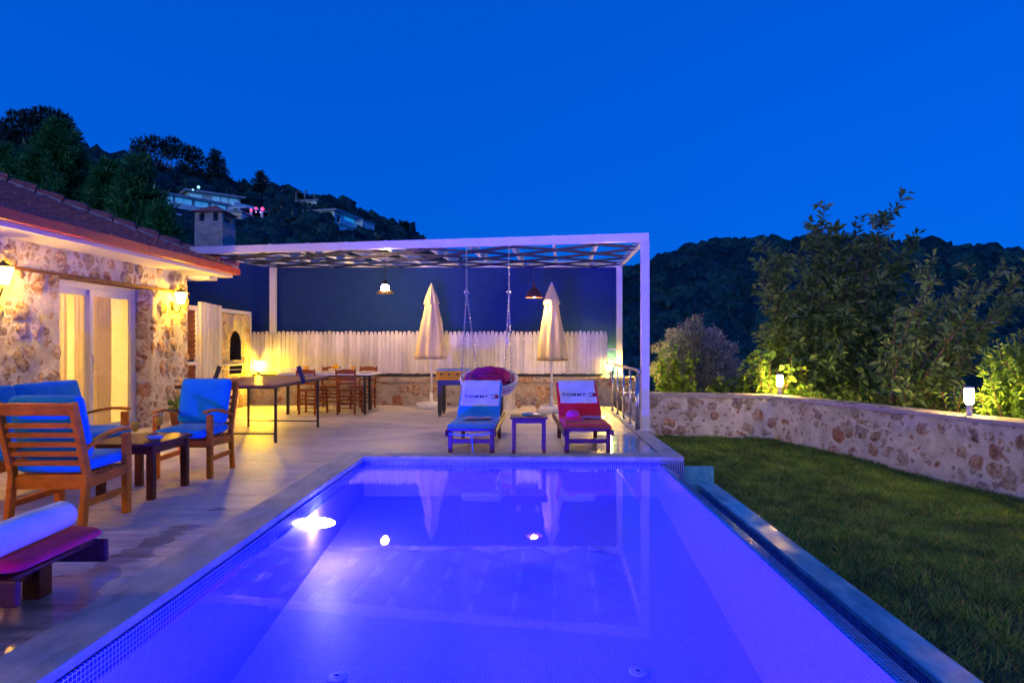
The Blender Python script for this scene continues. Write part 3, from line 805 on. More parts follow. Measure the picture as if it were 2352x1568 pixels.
# oven wall with arched mouth
t = thing('outdoor_oven', 'stone outdoor oven with arched mouth under a white frame', 'oven', (AX, 12.12, 0))
o_ = (AX, 12.12, 0); Y0, Y1, ZT = 12.12, 13.40, 1.90
b = MB(o_)
ay0, ay1, az0, azs = 12.50, 12.97, .98, 1.33   # arch: sill, spring line
n = 12; arc = [((ay0 + ay1) / 2 - (ay1 - ay0) / 2 * math.cos(PI * k / n), azs + .235 * math.sin(PI * k / n)) for k in range(n + 1)]
b.add([(AX, Y0, 0), (AX, Y1, 0), (AX, Y1, .70), (AX, Y0, .70)], [(0, 1, 2, 3)])
b.add([(AX, Y0, .70), (AX, 12.5, .70), (AX, 12.5, .87), (AX, Y0, .87)], [(0, 1, 2, 3)])
b.add([(AX, 13.0, .70), (AX, Y1, .70), (AX, Y1, .87), (AX, 13.0, .87)], [(0, 1, 2, 3)])
b.add([(AX, Y0, .87), (AX, Y1, .87), (AX, Y1, az0), (AX, Y0, az0)], [(0, 1, 2, 3)])
b.add([(AX, Y0, az0), (AX, ay0, az0), (AX, ay0, azs), (AX, Y0, azs)], [(0, 1, 2, 3)])
b.add([(AX, ay1, az0), (AX, Y1, az0), (AX, Y1, azs), (AX, ay1, azs)], [(0, 1, 2, 3)])
b.add([(AX, Y0, azs), (AX, ay0, azs), (AX, ay0, ZT), (AX, Y0, ZT)], [(0, 1, 2, 3)])
b.add([(AX, ay1, azs), (AX, Y1, azs), (AX, Y1, ZT), (AX, ay1, ZT)], [(0, 1, 2, 3)])
for (p, q) in zip(arc, arc[1:]):
    b.add([(AX, p[0], p[1]), (AX, q[0], q[1]), (AX, q[0], ZT), (AX, p[0], ZT)], [(0, 1, 2, 3)])
b.box(AX - 1.2, AX - .62, Y0, Y1, 0, ZT)
b.box(AX - .62, AX - .001, Y0, Y0 + .02, 0, ZT)
b.build('wall', M['stone_back'], t)
b = MB(o_)
pr = [(ay0, az0)] + arc + [(ay1, az0)]
m_ = len(pr)
b.add([(AX, p[0], p[1]) for p in pr] + [(AX - .5, p[0], p[1]) for p in pr], [(i, (i + 1) % m_, m_ + (i + 1) % m_, m_ + i) for i in range(m_)] + [tuple(range(m_, 2 * m_))])
b.build('oven_mouth', M['soot'], t)
b = MB(o_); q = [(12.5, .70), (13.0, .70), (13.0, .87), (12.5, .87)]
b.add([(AX, *p) for p in q] + [(AX - .3, *p) for p in q], [(i, (i + 1) % 4, 4 + (i + 1) % 4, 4 + i) for i in range(4)] + [(4, 5, 6, 7)])
b.build('wood_niche', M['soot'], t)
b = MB(o_); b.box(AX - .07, AX + .03, 12.125, 13.44, 1.915, 1.985); b.box(AX - .04, AX + .03, 13.405, 13.445, .6, 1.913)
b.box(AX + .002, AX + .13, 12.125, 13.40, .875, .905)
b.build('frame', M['white'], t, bevel=.004)
# chimney stack of the oven, rising behind the pergola
t = thing('chimney_stack', 'square concrete block chimney with small red hip cap', 'chimney', (-7.41, 14.9, -1))
o_ = (-7.41, 14.9, -1)
cx, cy, hw = -7.41, 15.0, .325
b = MB(o_); b.box(cx - hw, cx + hw, cy - hw, cy + hw, -1.3, 4.16)
for z in (4.02, 3.72, 3.30, 2.9): b.box(cx - hw - .006, cx + hw + .006, cy - hw - .006, cy + hw + .006, z, z + .035)
b.build('shaft', M['concrete'], t)
b = MB(o_)
for sx in (-1, 1):
    for sy in (-1, 1): b.box(cx + sx * .27 - .05, cx + sx * .27 + .05, cy + sy * .27 - .05, cy + sy * .27 + .05, 4.16, 4.36)
    b.box(cx + sx * .05 - .05, cx + sx * .05 + .05, cy - .31, cy - .25, 4.16, 4.36)
b.box(cx - .3, cx + .3, cy - .3, cy + .3, 4.355, 4.375)
b.build('vent_posts', M['concrete'], t)
b = MB(o_); e = .40
b.add([(cx - e, cy - e, 4.376), (cx + e, cy - e, 4.376), (cx + e, cy + e, 4.376), (cx - e, cy + e, 4.376), (cx, cy, 4.60)], [(0, 1, 4), (1, 2, 4), (2, 3, 4), (3, 0, 4), (3, 2, 1, 0)])
b.build('roof', M['roof'], t)

# ================================================================== BACK WALL, SCREEN, PICKETS, PERGOLA
b = MB((-5.95, 13.46, 0))
b.box(-5.95, 2.3, 13.50, 13.86, -1.2, .585); b.box(-5.95, 2.3, 13.43, 13.497, .50, .585)
face_strip(b, [(-5.95, 13.47), (2.3, 13.47)], 0, .50, .03)
ob = tag(b.build('low_stone_wall', M['stone_back']), 'low rough stone wall at the back of the terrace, under the pickets', 'wall')
t = thing('picket_fence', 'whitewashed picket fence of upright boards on the low stone wall', 'fence', (-5.93, 13.5, .585))
o_ = (-5.93, 13.5, .585)
b = MB(o_); x = -5.92; i = 0
PW = .090
while x < 1.70:
    wv = random.uniform(-.008, .008); zt = 1.575 + random.uniform(-.012, .012); ln_ = random.uniform(-.003, .003)
    wd = PW - .004 + random.uniform(-.003, .002); dy = random.uniform(0, .006)
    zb = .665 + wv
    y0 = 13.575 + dy; y1 = y0 + .02
    p = [(x, zb), (x + wd, zb), (x + wd + ln_, zt - .09), (x + wd * .88 + ln_, zt - .045), (x + wd * .80 + ln_, zt - .006), (x + wd * .5 + ln_, zt), (x + wd * .20 + ln_, zt - .006), (x + wd * .12 + ln_, zt - .045), (x + ln_, zt - .09)]
    k = len(p)
    b.add([(q[0], y0, q[1]) for q in p] + [(q[0], y1, q[1]) for q in p], [tuple(range(k))] + [tuple(range(2 * k - 1, k - 1, -1))] + [(j, j + k, (j + 1) % k + k, (j + 1) % k) for j in range(k)])
    x += PW
b.build('picket_boards', M['picket'], t)
b = MB(o_); b.box(-5.92, 1.73, 13.605, 13.635, .72, .78); b.box(-5.92, 1.73, 13.605, 13.635, 1.38, 1.44)
b.build('rail', M['picket'], t)
b = MB(o_); b.box(-5.92, 1.60, 13.58, 13.604, .588, .655)
b.build('bottom_rail', M['black'], t)
b = MB((1.73, 13.52, .9)); b.box(1.735, 2.02, 13.61, 13.635, 1.16, 1.20)
tag(b.build('stay_bar', M['white_metal']), 'short white bar joining the fence end to the pergola post', 'bar')
t = thing('privacy_screen', 'tall navy fabric windbreak screen stretched behind the pergola', 'screen', (-9, 13.95, 0))
o_ = (-9, 13.95, 0)
b = MB(o_)
b.grid(lambda u, v: (-9.2 + 11.25 * u, 13.93 + .012 * math.sin(u * 40) * math.sin(v * 5) + .02 * math.sin(u * 9 + v * 3), -.6 + 3.70 * v), 60, 16)
b.build('fabric', M['navy'], t)
for x in (-9.2, -7.5, -3.6, -1.7, .2, 2.05):
    b = MB(o_); b.tube([(x, 13.99, -1), (x, 13.99, 3.1)], .025, 8); b.build('support_pole', M['black'], t)

# pergola
PGt = thing('pergola', 'white steel pergola with navy shade cloth woven in diamonds', 'pergola', (1.77, 9.47, 0))
o_ = (1.77, 9.47, 0)
FL = Vector((-5.72, 10.86, 0)); FR = Vector((1.77, 9.50, 0)); BL = Vector((-5.62, 13.72, 0)); BR = Vector((2.02, 13.72, 0))
ZF, ZB = 2.84, 2.97            # underside of beams front / back
TH = .125
def top(z): return z + TH
def pbeam(name, p, q, w_, z0, z1, h_=TH):
    b = MB(o_); b.beam((p.x, p.y, z0 + h_ / 2), (q.x, q.y, z1 + h_ / 2), w_, h_); return b.build(name, M['white_metal'], PGt, bevel=.004)
pbeam('front_beam', FL + Vector((-.06, .011, 0)), FR + Vector((.06, -.011, 0)), .10, ZF, ZF)
pbeam('back_beam', BL, BR + Vector((.05, 0, 0)), .10, ZB, ZB)
pbeam('side_beam', FL + Vector((0, .06, 0)), BL + Vector((0, -.052, 0)), .08, ZF + .004, ZB + .002, .115)
pbeam('side_beam', FR + Vector((0, .06, 0)), BR + Vector((0, -.052, 0)), .08, ZF + .004, ZB + .002, .115)
for name, x, y, z0, zt in (('post', 1.77, 9.50, -.0, ZF), ('post', 2.0, 13.72, .3, ZB), ('post', BL.x + .1, 13.72, .3, ZB)):
    b = MB(o_); b.box(x - .06, x + .06, y - .06, y + .06, z0, zt - .001); b.build(name, M['white_metal'], PGt, bevel=.005)
b = MB(o_); b.box(1.66, 1.88, 9.40, 9.60, .0045, .016); b.build('base_plate', M['white_metal'], PGt)
def plan(u, v):      # u along front 0..1, v front..back
    f = FL.lerp(FR, u); k = BL.lerp(BR, u); p = f.lerp(k, v)
    return Vector((p.x, p.y, ZF + (ZB - ZF) * v))
NR = 11
for i in range(1, NR):
    p = plan(i / NR, .02); q = plan(i / NR, .985)
    b = MB(o_); b.beam(p + Vector((0, 0, .079)), q + Vector((0, 0, .079)), .045, .14); b.build('rafter', M['white_metal'], PGt)
# woven cloth strips: two diagonal families under/over the rafters
def strip(u0, v0, u1, v1, wv, zoff):
    b = MB(o_); n = 14; vs = []
    a = plan(u0, v0); c = plan(u1, v1); d = (c - a); d.z = 0; d.normalize(); s = Vector((-d.y, d.x, 0)) * wv / 2
    for k in range(n + 1):
        t_ = k / n; p = plan(u0 + (u1 - u0) * t_, v0 + (v1 - v0) * t_)
        sag = -.006 * math.sin(PI * 4 * t_) ** 2
        vs += [p + s + Vector((0, 0, zoff + sag)), p - s + Vector((0, 0, zoff + sag))]
    b.add(vs, [(2 * k, 2 * k + 1, 2 * k + 3, 2 * k + 2) for k in range(n)], True)
    o = b.build('shade_strip', M['navy_strip'], PGt); return o
span = 2.0 / NR
DK = 6
for k in range(-DK, NR + 1):
    if k % 2: continue
    for fam in (0, 1):
        x0, x1 = (k / NR, (k + DK) / NR) if fam == 0 else ((k + DK) / NR, k / NR)
        y0, y1 = .03, .97
        pts = []
        for (xa, ya, xb, yb) in ((x0, y0, x1, y1), (x1, y1, x0, y0)):
            lim = .012 if xa < .012 else (.988 if xa > .988 else None)
            if lim is not None: ya = ya + (yb - ya) * (lim - xa) / (xb - xa); xa = lim
            pts.append((xa, ya))
        if max(x0, x1) <= .05 or min(x0, x1) >= .95: continue
        strip(*pts[0], *pts[1], .27, .002 if fam == 0 else -.006)

# pendants
def pendant(x, y, z, v, ztop, label):
    t = thing('pendant_lamp', label, 'pendant lamp', (x, y, ztop), 0, 'pendant lamps under the pergola')
    dz = z - ztop
    b = MB(); b.box(-.06, .06, -.06, .06, -.035, -.001); b.build('ceiling_box', M['black'], t)
    b = MB(); b.tube([(0, 0, -.03), (0, 0, dz + .24)], .006, 6); b.build('cord', M['black'], t)
    if v == 0:
        b = MB(); b.lathe([(.012, .27), (.03, .25), (.055, .20), (.062, .165), (.06, .163), (.05, .163)], (0, 0, dz), 20); b.build('cap', M['black'], t)
        b = MB(); b.lathe([(.058, .16), (.075, .12), (.072, .08), (.06, .062)], (0, 0, dz), 20); b.build('lamp_glass', M['pendant'], t)
        b = MB(); b.lathe([(.06, .064), (.10, .05), (.17, .018), (.172, 0), (.165, .002), (.10, .038), (.055, .052)], (0, 0, dz), 28); b.build('lamp_shade', pmat('brass_shade', (.30, .17, .05), .35, metal=.6), t)
        b = MB(); b.lathe([(.05, .05), (.04, .03), (0, .025)], (0, 0, dz), 16); b.build('bulb', M['pendant'], t)
    else:
        b = MB(); b.lathe([(.012, .30), (.022, .27), (.028, .20), (.075, .165), (.125, .11), (.150, .055), (.168, .012), (.170, 0), (.162, .004), (.118, .10), (.07, .15), (.02, .17)], (0, 0, dz), 28); b.build('lamp_shade', pmat('black_enamel_shade', (.10, .035, .02), .3), t)
        b = MB(); b.lathe([(.02, .12), (.055, .08), (.06, .045), (.035, .015), (0, .008)], (0, 0, dz), 16); b.build('bulb', M['pendant'], t)
    return t
pendant(-2.77, 12.3, 2.287, 0, 2.905, 'lit pendant lamp with a glowing glass neck above a flat brim')
pendant(.13, 11.9, 2.17, 1, 2.895, 'lit pendant lamp with a dark dome shade, beside the right parasol')

# ================================================================== FURNITURE ON THE TERRACE
def bollard(x, y, z, mat, label, rz=0):
    t = thing('bollard_lamp', label, 'bollard lamp', (x, y, z), rz, 'small bollard lamps on the walls')
    b = MB(); b.lathe([(.045, 0), (.045, .006), (.034, .010), (.034, .135), (.045, .14), (.045, .15)], n=18); b.build('stem', M['greymetal'], t)
    b = MB(); b.lathe([(.036, .15), (.048, .17), (.050, .33), (.040, .35)], n=18); b.build('lamp_glass', mat, t)
    b = MB(); b.lathe([(.056, .345), (.056, .362), (.04, .372), (0, .374)], n=18); b.build('cap', M['greymetal'], t)
    for k in range(3):
        a = 2 * PI * k / 3 + .3; b = MB(); b.tube([(.054 * math.cos(a), .054 * math.sin(a), .15), (.054 * math.cos(a), .054 * math.sin(a), .35)], .003, 5)
        b.build('guard_rod', M['steel'], t)
    return t
bollard(-5.76, 13.515, .585, M['lamp_t'], 'dazzling small bollard lamp on the low wall beside the oven')
bollard(1.80, 13.60, .585, M['lamp_t2'], 'dazzling small bollard lamp on the low wall at the right end of the picket fence')

# garden wall
b = MB((4.34, 11.14, -.6))
def wallrun(p, q, z0, z1, thick):
    p = Vector((*p, 0)); q = Vector((*q, 0)); d = (q - p).normalized(); nrm = Vector((-d.y, d.x, 0))
    return p, q, d, nrm
def seg(b, pts_in, pts_out, z0, z1):
    n = len(pts_in); vs = []
    for (i_, o2) in zip(pts_in, pts_out): vs += [(i_[0], i_[1], z0), (o2[0], o2[1], z0), (o2[0], o2[1], z1), (i_[0], i_[1], z1)]
    fs = [f for k in range(n - 1) for f in ((4 * k, 4 * k + 3, 4 * k + 7, 4 * k + 4), (4 * k + 3, 4 * k + 2, 4 * k + 6, 4 * k + 7), (4 * k + 2, 4 * k + 1, 4 * k + 5, 4 * k + 6))] + [(0, 1, 2, 3), (4 * n - 1, 4 * n - 2, 4 * n - 3, 4 * n - 4)]
    b.add(vs, fs)
inn = [(1.80, 11.70), A1, A2, (A2[0] + .8, A2[1] - 2.24)]
outp = [(1.80, 12.05), (4.52, 11.46), (A2[0] + .34, A2[1] + .12), (A2[0] + 1.14, A2[1] - 2.12)]
seg(b, [(p[0] + .03, p[1] + .03) for p in inn], outp, -1.6, .335)
face_strip(b, inn, -.75, .335)
gw = tag(b.build('garden_wall', M['stone_wall']), 'rubble stone garden wall with flat cap, bounding the lawn', 'wall')
b = MB((4.34, 11.14, -.6))
def expand(pi, po, e):
    r = []
    for a, c in zip(pi, po):
        a = Vector((*a, 0)); c = Vector((*c, 0)); d = (c - a).normalized(); r.append(((a - d * e)[:2], (c + d * e)[:2]))
    return [x[0] for x in r], [x[1] for x in r]
ci, co = expand(inn, outp, .05)
seg(b, ci, co, .337, .397)
b.build('cap', M['cap'], gw, bevel=.004)
gw.children[-1].location = (0, 0, 0)
bollard(4.52, 11.30, .397, M['lamp_b'], 'lit bollard lamp at the corner of the garden wall')
bollard(5.56, 7.94, .397, M['lamp_b'], 'lit bollard lamp on the long run of the garden wall beside the yellow green shrub')
bollard(6.75, 4.5, .397, M['lamp_b'], 'lit bollard lamp on the garden wall beyond the right edge')

# railing
t = thing('steel_railing', 'brushed steel railing with round handrail at the terrace edge', 'railing', (1.675, 9.47, 0))
for y in (9.50, 10.27, 10.99, 11.70, 12.4):
    b = MB((1.675, 9.47, 0)); b.tube([(1.675, y, .005), (1.675, y, .87)], .0225 if y < 9.6 else .019, 12); b.lathe([(.042, .0045), (.042, .012), (.024, .02)], (1.675, y, 0), 14); b.build('post', M['steel'], t)
b = MB((1.675, 9.47, 0)); b.tube([(1.64, 9.50, .005), (1.64, 9.50, .80)], .019, 12); b.build('post', M['steel'], t)
b = MB((1.675, 9.47, 0)); b.tube([(1.675, 9.40, .875), (1.675, 9.44, .90), (1.675, 9.50, .905), (1.675, 13.3, .905)], .028, 12); b.build('handrail', M['steel'], t)

# parasols
def parasol(x, y, ztop, zbot, label, rz, wob):
    t = thing('closed_parasol', label, 'parasol', (x, y, 0), rz, 'closed cream parasols')
    b = MB(); b.tube([(0, 0, .10), (0, 0, ztop - .03)], .021, 10); b.build('pole', M['white'], t)
    b = MB(); b.lathe([(.29, .0), (.30, .03), (.30, .085), (.285, .11), (.06, .125), (.05, .14), (.032, .15), (.032, .30), (.022, .31)], n=24, wob=lambda a, z: 1 + (.02 * math.cos(8 * a) if z < .1 else 0)); b.build('base', M['white'], t)
    def fold(a, z): return 1 + wob * (1.1 + .5 * math.sin(2.3 * a + rz)) * math.cos(8 * a + .9 * math.sin(z * 3 + a)) * min(1, (ztop - z) * 1.2) + .06 * math.sin(3 * a + z * 4) + .035 * math.sin(19 * a + z * 7)
    h = ztop - .33
    prof = [(.245, zbot + .03), (.262, zbot), (.258, zbot + .08), (.240, zbot + .25), (.205, zbot + .5), (.170, zbot + .75), (.148, h - .30), (.125, h - .1), (.09, h + .06)]
    b = MB(); b.lathe(prof, n=72, wob=fold); b.lathe([(.20, zbot + .03), (.16, zbot + .14), (.05, zbot + .3)], n=48, wob=fold); b.build('canopy', M['canvas'], t)
    b = MB(); b.lathe([(.150, h - .06), (.146, h - .04), (.112, h + .10), (.068, h + .22), (.03, h + .32), (.012, h + .335), (0, h + .34)], n=64, wob=lambda a, z: 1 + .11 * math.cos(8 * a + .3) * min(1, max(0, (ztop - z)) * 3)); b.build('vent_cap', M['canvas'], t)
    b = MB(); b.lathe([(.015, h + .33), (.015, h + .36), (0, h + .375)], n=10); b.build('finial', M['white'], t)
    return t
parasol(-1.95, 12.85, 2.50, 1.00, 'closed cream parasol on white base behind the football table', 0, .20)
parasol(.47, 12.15, 2.45, .98, 'closed cream parasol on white base right of the hanging chair', .7, .14)

# dining table and chairs at the back
TBL = (-3.72, 12.0, 0)
t = thing('dining_table', 'long black framed dining table with pale top at the back wall', 'dining table', TBL)
b = MB(TBL); b.box(-4.62, -2.86, 11.60, 12.50, .725, .752); b.build('tabletop', M['white'], t, bevel=.004)
b = MB(TBL); b.box(-4.60, -2.88, 11.62, 12.48, .690, .7245); b.build('apron', M['black'], t)
for x, y in ((-4.42, 11.66), (-3.02, 11.74), (-4.50, 12.42), (-3.10, 12.42)):
    b = MB(TBL); b.box(x - .022, x + .022, y - .022, y + .022, 0, .69); b.build('leg', M['black'], t)
def dining_chair(name, label, loc, rz):
    t = thing(name, label, 'dining chair', loc, rz, 'ladder back wooden dining chairs')
    m = M['chairwood']
    for sx in (-1, 1):
        b = MB(); b.beam((sx * .155, -.19, 0), (sx * .165, -.17, .44), .032, .04, (0, 1, 0)); b.beam((sx * .165, -.17, .44), (sx * .172, -.25, .84), .032, .04, (0, 1, 0), .026, .03); b.build('rear_leg', m, t, bevel=.004)
        b = MB(); b.beam((sx * .215, .19, 0), (sx * .205, .175, .43), .034, .034, (0, 1, 0)); b.build('front_leg', m, t, bevel=.004)
    b = MB(); b.add([(-.19, -.2, .43), (.19, -.2, .43), (.235, .22, .43), (-.235, .22, .43), (-.19, -.2, .462), (.19, -.2, .462), (.235, .22, .462), (-.235, .22, .462)],
                    [(0, 3, 2, 1), (4, 5, 6, 7), (0, 1, 5, 4), (1, 2, 6, 5), (2, 3, 7, 6), (3, 0, 4, 7)]); b.build('seat', m, t, bevel=.008)
    b = MB()
    for z, hh, ar in ((.575, .035, .0), (.66, .07, .012), (.785, .055, .028)):
        yb = -.17 - .08 * (z - .44) / .4
        n = 8; vs = []
        for k in range(n + 1):
            u = k / n * 2 - 1; x = u * .165; yy_ = yb - .02 * (1 - u * u); zz_ = ar * (1 - u * u)
            vs += [(x, yy_ - .008, z - hh / 2), (x, yy_ + .008, z - hh / 2), (x, yy_ + .008, z + hh / 2 + zz_), (x, yy_ - .008, z + hh / 2 + zz_)]
        b.add(vs, [f for k in range(n) for f in ((4 * k, 4 * k + 4, 4 * k + 5, 4 * k + 1), (4 * k + 1, 4 * k + 5, 4 * k + 6, 4 * k + 2), (4 * k + 2, 4 * k + 6, 4 * k + 7, 4 * k + 3), (4 * k + 3, 4 * k + 7, 4 * k + 4, 4 * k))])
    b.build('back_slats', m, t)
    b = MB()
    for z in (.13, .21, .28, .35):
        b.tube([(-.157, -.185, z), (.157, -.185, z)], .009 if z != .21 else .014, 6); b.tube([(-.21, .185, z + .02), (.21, .185, z + .02)], .009, 6)
    for sx in (-1, 1):
        for z in (.17, .27): b.tube([(sx * .158, -.185, z), (sx * .212, .185, z)], .009, 6)
    b.build('stretchers', m, t)
    return t
c0 = dining_chair('dining_chair', 'brown ladder back chair on the near side of the dining table, left one', (-4.02, 11.78, 0), R(-8))
dup(c0, (-3.34, 11.80, 0), R(3), 'brown ladder back chair on the near side of the dining table, right one')
dup(c0, (-4.00, 12.78, 0), PI + .15, 'brown ladder back chair across the dining table, left of the fruit bowl')
dup(c0, (-3.30, 12.78, 0), PI - .1, 'brown ladder back chair across the dining table, right of the fruit bowl')
def glass_cup(x, y, z, label, h=.17, r=.044, drink=True, group='glasses of juice'):
    t = thing('juice_glass', label, 'glass', (x, y, z), 0, group)
    b = MB(); b.lathe([(.032, 0), (.030, .003), (.006, .008), (.005, h * .38), (r * .55, h * .46), (r * .95, h * .62), (r, h * .78), (r * .88, h)], n=16); b.build('glass_body', M['cup_glass'], t)
    b = MB(); b.lathe([(0, h * .425), (r * .5, h * .47), (r * .9, h * .63), (r * .95, h * .80), (0, h * .80)], n=16); b.build('juice', M['juice'], t)
    return t
glass_cup(-4.10, 11.72, .753, 'orange juice glass on the dining table, above the left near chair', .16, .05)
glass_cup(-3.24, 11.74, .753, 'orange juice glass on the dining table, above the right near chair', .16, .05)
def plate(x, y, z, r, label, group=None, mat='ceramic'):
    b = MB((x, y, z)); b.lathe([(r * .55, 0), (r * .6, .004), (r, .016), (r, .019), (r * .62, .009), (0, .008)], (x, y, z), 24)
    return tag(b.build('plate', M[mat]), label, 'plate', group)
plate(-4.25, 11.95, .753, .13, 'white plate on the left end of the dining table', 'plates on the dining table')
plate(-3.62, 11.82, .753, .13, 'white plate at the middle of the dining table near edge', 'plates on the dining table')
plate(-3.05, 11.95, .753, .13, 'white plate on the right end of the dining table', 'plates on the dining table')
t = thing('fruit_bowl', 'bowl of oranges in the middle of the dining table', 'fruit bowl', (-3.68, 12.15, .753))
b = MB(); b.lathe([(.05, 0), (.05, .01), (.13, .05), (.15, .075), (.145, .075), (.12, .052), (0, .02)], n=24); b.build('bowl', M['ceramic'], t)
for dx, dy, dz in ((-.05, -.03, .075), (.04, -.04, .075), (0, .05, .075), (0, 0, .13)):
    b = MB((0, 0, 0)); b.lathe([(.038 * math.sin(PI * k / 8), .038 * (1 - math.cos(PI * k / 8)) - .038) for k in range(9)], (dx, dy, dz), 12); b.build('orange', M['juice'], t)

# table tennis table
PT = (-3.85, 9.1, 0)
t = thing('ping_pong_table', 'maroon ping pong table on thin black legs beside the house', 'ping pong table', PT)
b = MB(PT); b.box(-4.46, -3.22, 7.98, 10.24, .762, .784); b.build('tabletop', M['pingtop'], t, bevel=.003)
b = MB(PT); b.box(-4.46, -4.435, 7.985, 10.235, .735, .7615); b.box(-3.245, -3.22, 7.985, 10.235, .735, .7615); b.box(-4.434, -3.246, 7.985, 8.01, .735, .7615); b.box(-4.434, -3.246, 10.21, 10.235, .735, .7615); b.build('apron', M['black'], t)
for x, y in ((-4.38, 8.32), (-3.315, 8.32), (-4.38, 9.92), (-3.24 - .03, 9.86)):
    b = MB(PT); b.box(x - .014, x + .014, y - .014, y + .014, 0, .74); b.build('leg', M['black'], t)
b = MB(PT); b.tube([(-4.38, 8.32, .12), (-3.315, 8.32, .12)], .010, 6); b.build('stretcher', M['black'], t)
b = MB(PT); b.tube([(-4.38, 9.92, .10), (-3.27, 9.86, .10)], .010, 6); b.build('stretcher', M['black'], t)
b = MB(PT); b.add([(-4.46, 7.98, .7848), (-4.44, 7.98, .7848), (-4.44, 10.24, .7848), (-4.46, 10.24, .7848)], [(0, 1, 2, 3)]); b.add([(-3.24, 7.98, .7848), (-3.22, 7.98, .7848), (-3.22, 10.24, .7848), (-3.24, 10.24, .7848)], [(0, 1, 2, 3)])
b.build('edge_line', M['white'], t)
t = thing('table_tennis_net', 'low ping pong net with slanted dark clamp posts', 'net', (-3.85, 8.98, .784))
for sx, x in ((-1, -4.43), (1, -3.20)):
    b = MB((-3.85, 8.98, .784)); b.beam((x + sx * .03, 8.98, .74), (x - sx * .055, 8.98, .985), .055, .03, (0, 1, 0)); b.build('clamp_post', M['navy_ink'], t)
b = MB((-3.85, 8.98, .784)); b.tube([(-4.37, 8.98, .935), (-3.26, 8.98, .94)], .006, 6); b.build('top_cord', M['white'], t)
b = MB((-3.85, 8.98, .784))
for k in range(36): b.tube([(-4.36 + k * .0311, 8.98, .79), (-4.36 + k * .0311, 8.98, .935)], .0009, 4)
for k in range(6): b.tube([(-4.37, 8.98, .80 + k * .022), (-3.26, 8.98, .80 + k * .022)], .0009, 4)
b.build('netting', M['navy_ink'], t)

# wooden armchairs and sofa
def seat_unit(name, label, cat, W, loc, rz, group=None, back_labels=None, nseat=1):
    t = thing(name, label, cat, loc, rz, group)
    m = M['teak']; hw = W / 2
    # front is -Y
    for sx in (-1, 1):
        x = sx * hw
        b = MB(); b.beam((x, .27, 0), (x, .22, .40), .040, .052, (0, 1, 0)); b.beam((x, .22, .39), (x, .36, .90), .040, .052, (0, 1, 0)); b.build('rear_leg', m, t, bevel=.005)
        b = MB(); b.beam((x, -.23, 0), (x, -.23, .615), .046, .060, (0, 1, 0)); b.build('front_leg', m, t, bevel=.005)
        pts = [(-.29, .644), (-.20, .652), (-.10, .650), (.03, .630), (.15, .598), (.255, .560)]
        b = MB(); vs = []
        for (y, z) in pts: vs += [(x - .012 * sx - .027, y, z - .013), (x - .012 * sx + .027, y, z - .013), (x - .012 * sx + .027, y, z + .013), (x - .012 * sx - .027, y, z + .013)]
        n = len(pts)
        b.add(vs, [f for k in range(n - 1) for f in ((4 * k, 4 * k + 4, 4 * k + 5, 4 * k + 1), (4 * k + 1, 4 * k + 5, 4 * k + 6, 4 * k + 2), (4 * k + 2, 4 * k + 6, 4 * k + 7, 4 * k + 3), (4 * k + 3, 4 * k + 7, 4 * k + 4, 4 * k))] + [(0, 1, 2, 3), (4 * n - 1, 4 * n - 2, 4 * n - 3, 4 * n - 4)])
        b.build('armrest', m, t, bevel=.006)
        b = MB(); b.beam((x, -.205, .345), (x, .20, .325), .026, .075); b.beam((x, -.205, .185), (x, .225, .185), .024, .048); b.build('side_rail', m, t, bevel=.004)
    b = MB(); b.box(-hw + .022, hw - .022, -.245, -.218, .30, .375); b.build('front_rail', m, t, bevel=.004)
    b = MB(); b.box(-hw + .02, hw - .02, .205, .232, .285, .375); b.build('rear_rail', m, t, bevel=.004)
    b = MB()
    for k in range(6):
        y = -.18 + k * .075; b.box(-hw + .012, hw - .012, y - .025, y + .025, .372, .388)
    b.build('seat_slats', m, t, bevel=.003)
    ang = math.atan2(.14, .51)
    def bp(s, off=0): return (.22 + .14 * s / .53 + 0 * off, .39 + .51 * s / .53)
    b = MB()
    for k in range(5):
        s = .085 + k * .070
        y, z = bp(s); b.beam((-hw + .015, y, z), (hw - .015, y, z), .036, .020, (0, 1, -.27))
    b.build('back_slats', m, t, bevel=.003)
    b = MB(); y, z = bp(.485); b.beam((-hw + .015, y, z), (hw - .015, y, z), .088, .024, (0, 1, -.27)); b.build('top_rail', m, t, bevel=.005)
    cw = (W - .03) / nseat
    for k in range(nseat):
        xc = -hw + .015 + cw * (k + .5)
        b = MB(); b.pillow((xc, -.055, .440), (cw - .004, .585, .115), None, 14, 20, 12, .003, k); b.build('seat_cushion', M['blue_fab'], t)
    if nseat == 1:
        b = MB(); mt = rotx(PI / 2 - ang); b.pillow((0, .20, .715), (W - .01, .47, .115), mt, 12, 20, 12, .003, 9)
        b.build('back_cushion', M['blue_fab'], t)
    else:
        for k in range(nseat):
            xc = -hw + .015 + cw * (k + .5)
            b = MB(); b.pillow((xc, .20, .715), (cw - .004, .47, .115), rotx(PI / 2 - ang), 14, 20, 12, .003, 9 + k); b.build('back_cushion', M['blue_fab'], t)
    return t
ch = seat_unit('wooden_armchair', 'nearest wooden armchair seen from behind, blue cushions, slatted back', 'armchair', .51, (-3.345, 4.64, 0), PI + R(1), 'wooden garden armchairs')
dup(ch, (-3.335, 6.34, 0), R(1.5), 'wooden armchair facing the camera by the ping pong table, blue cushions', 'wooden garden armchairs')
seat_unit('wooden_sofa', 'wooden sofa with blue cushions against the house, cut by the left edge', 'sofa', 1.62, (-4.33, 5.62, 0), PI / 2, None, nseat=2)
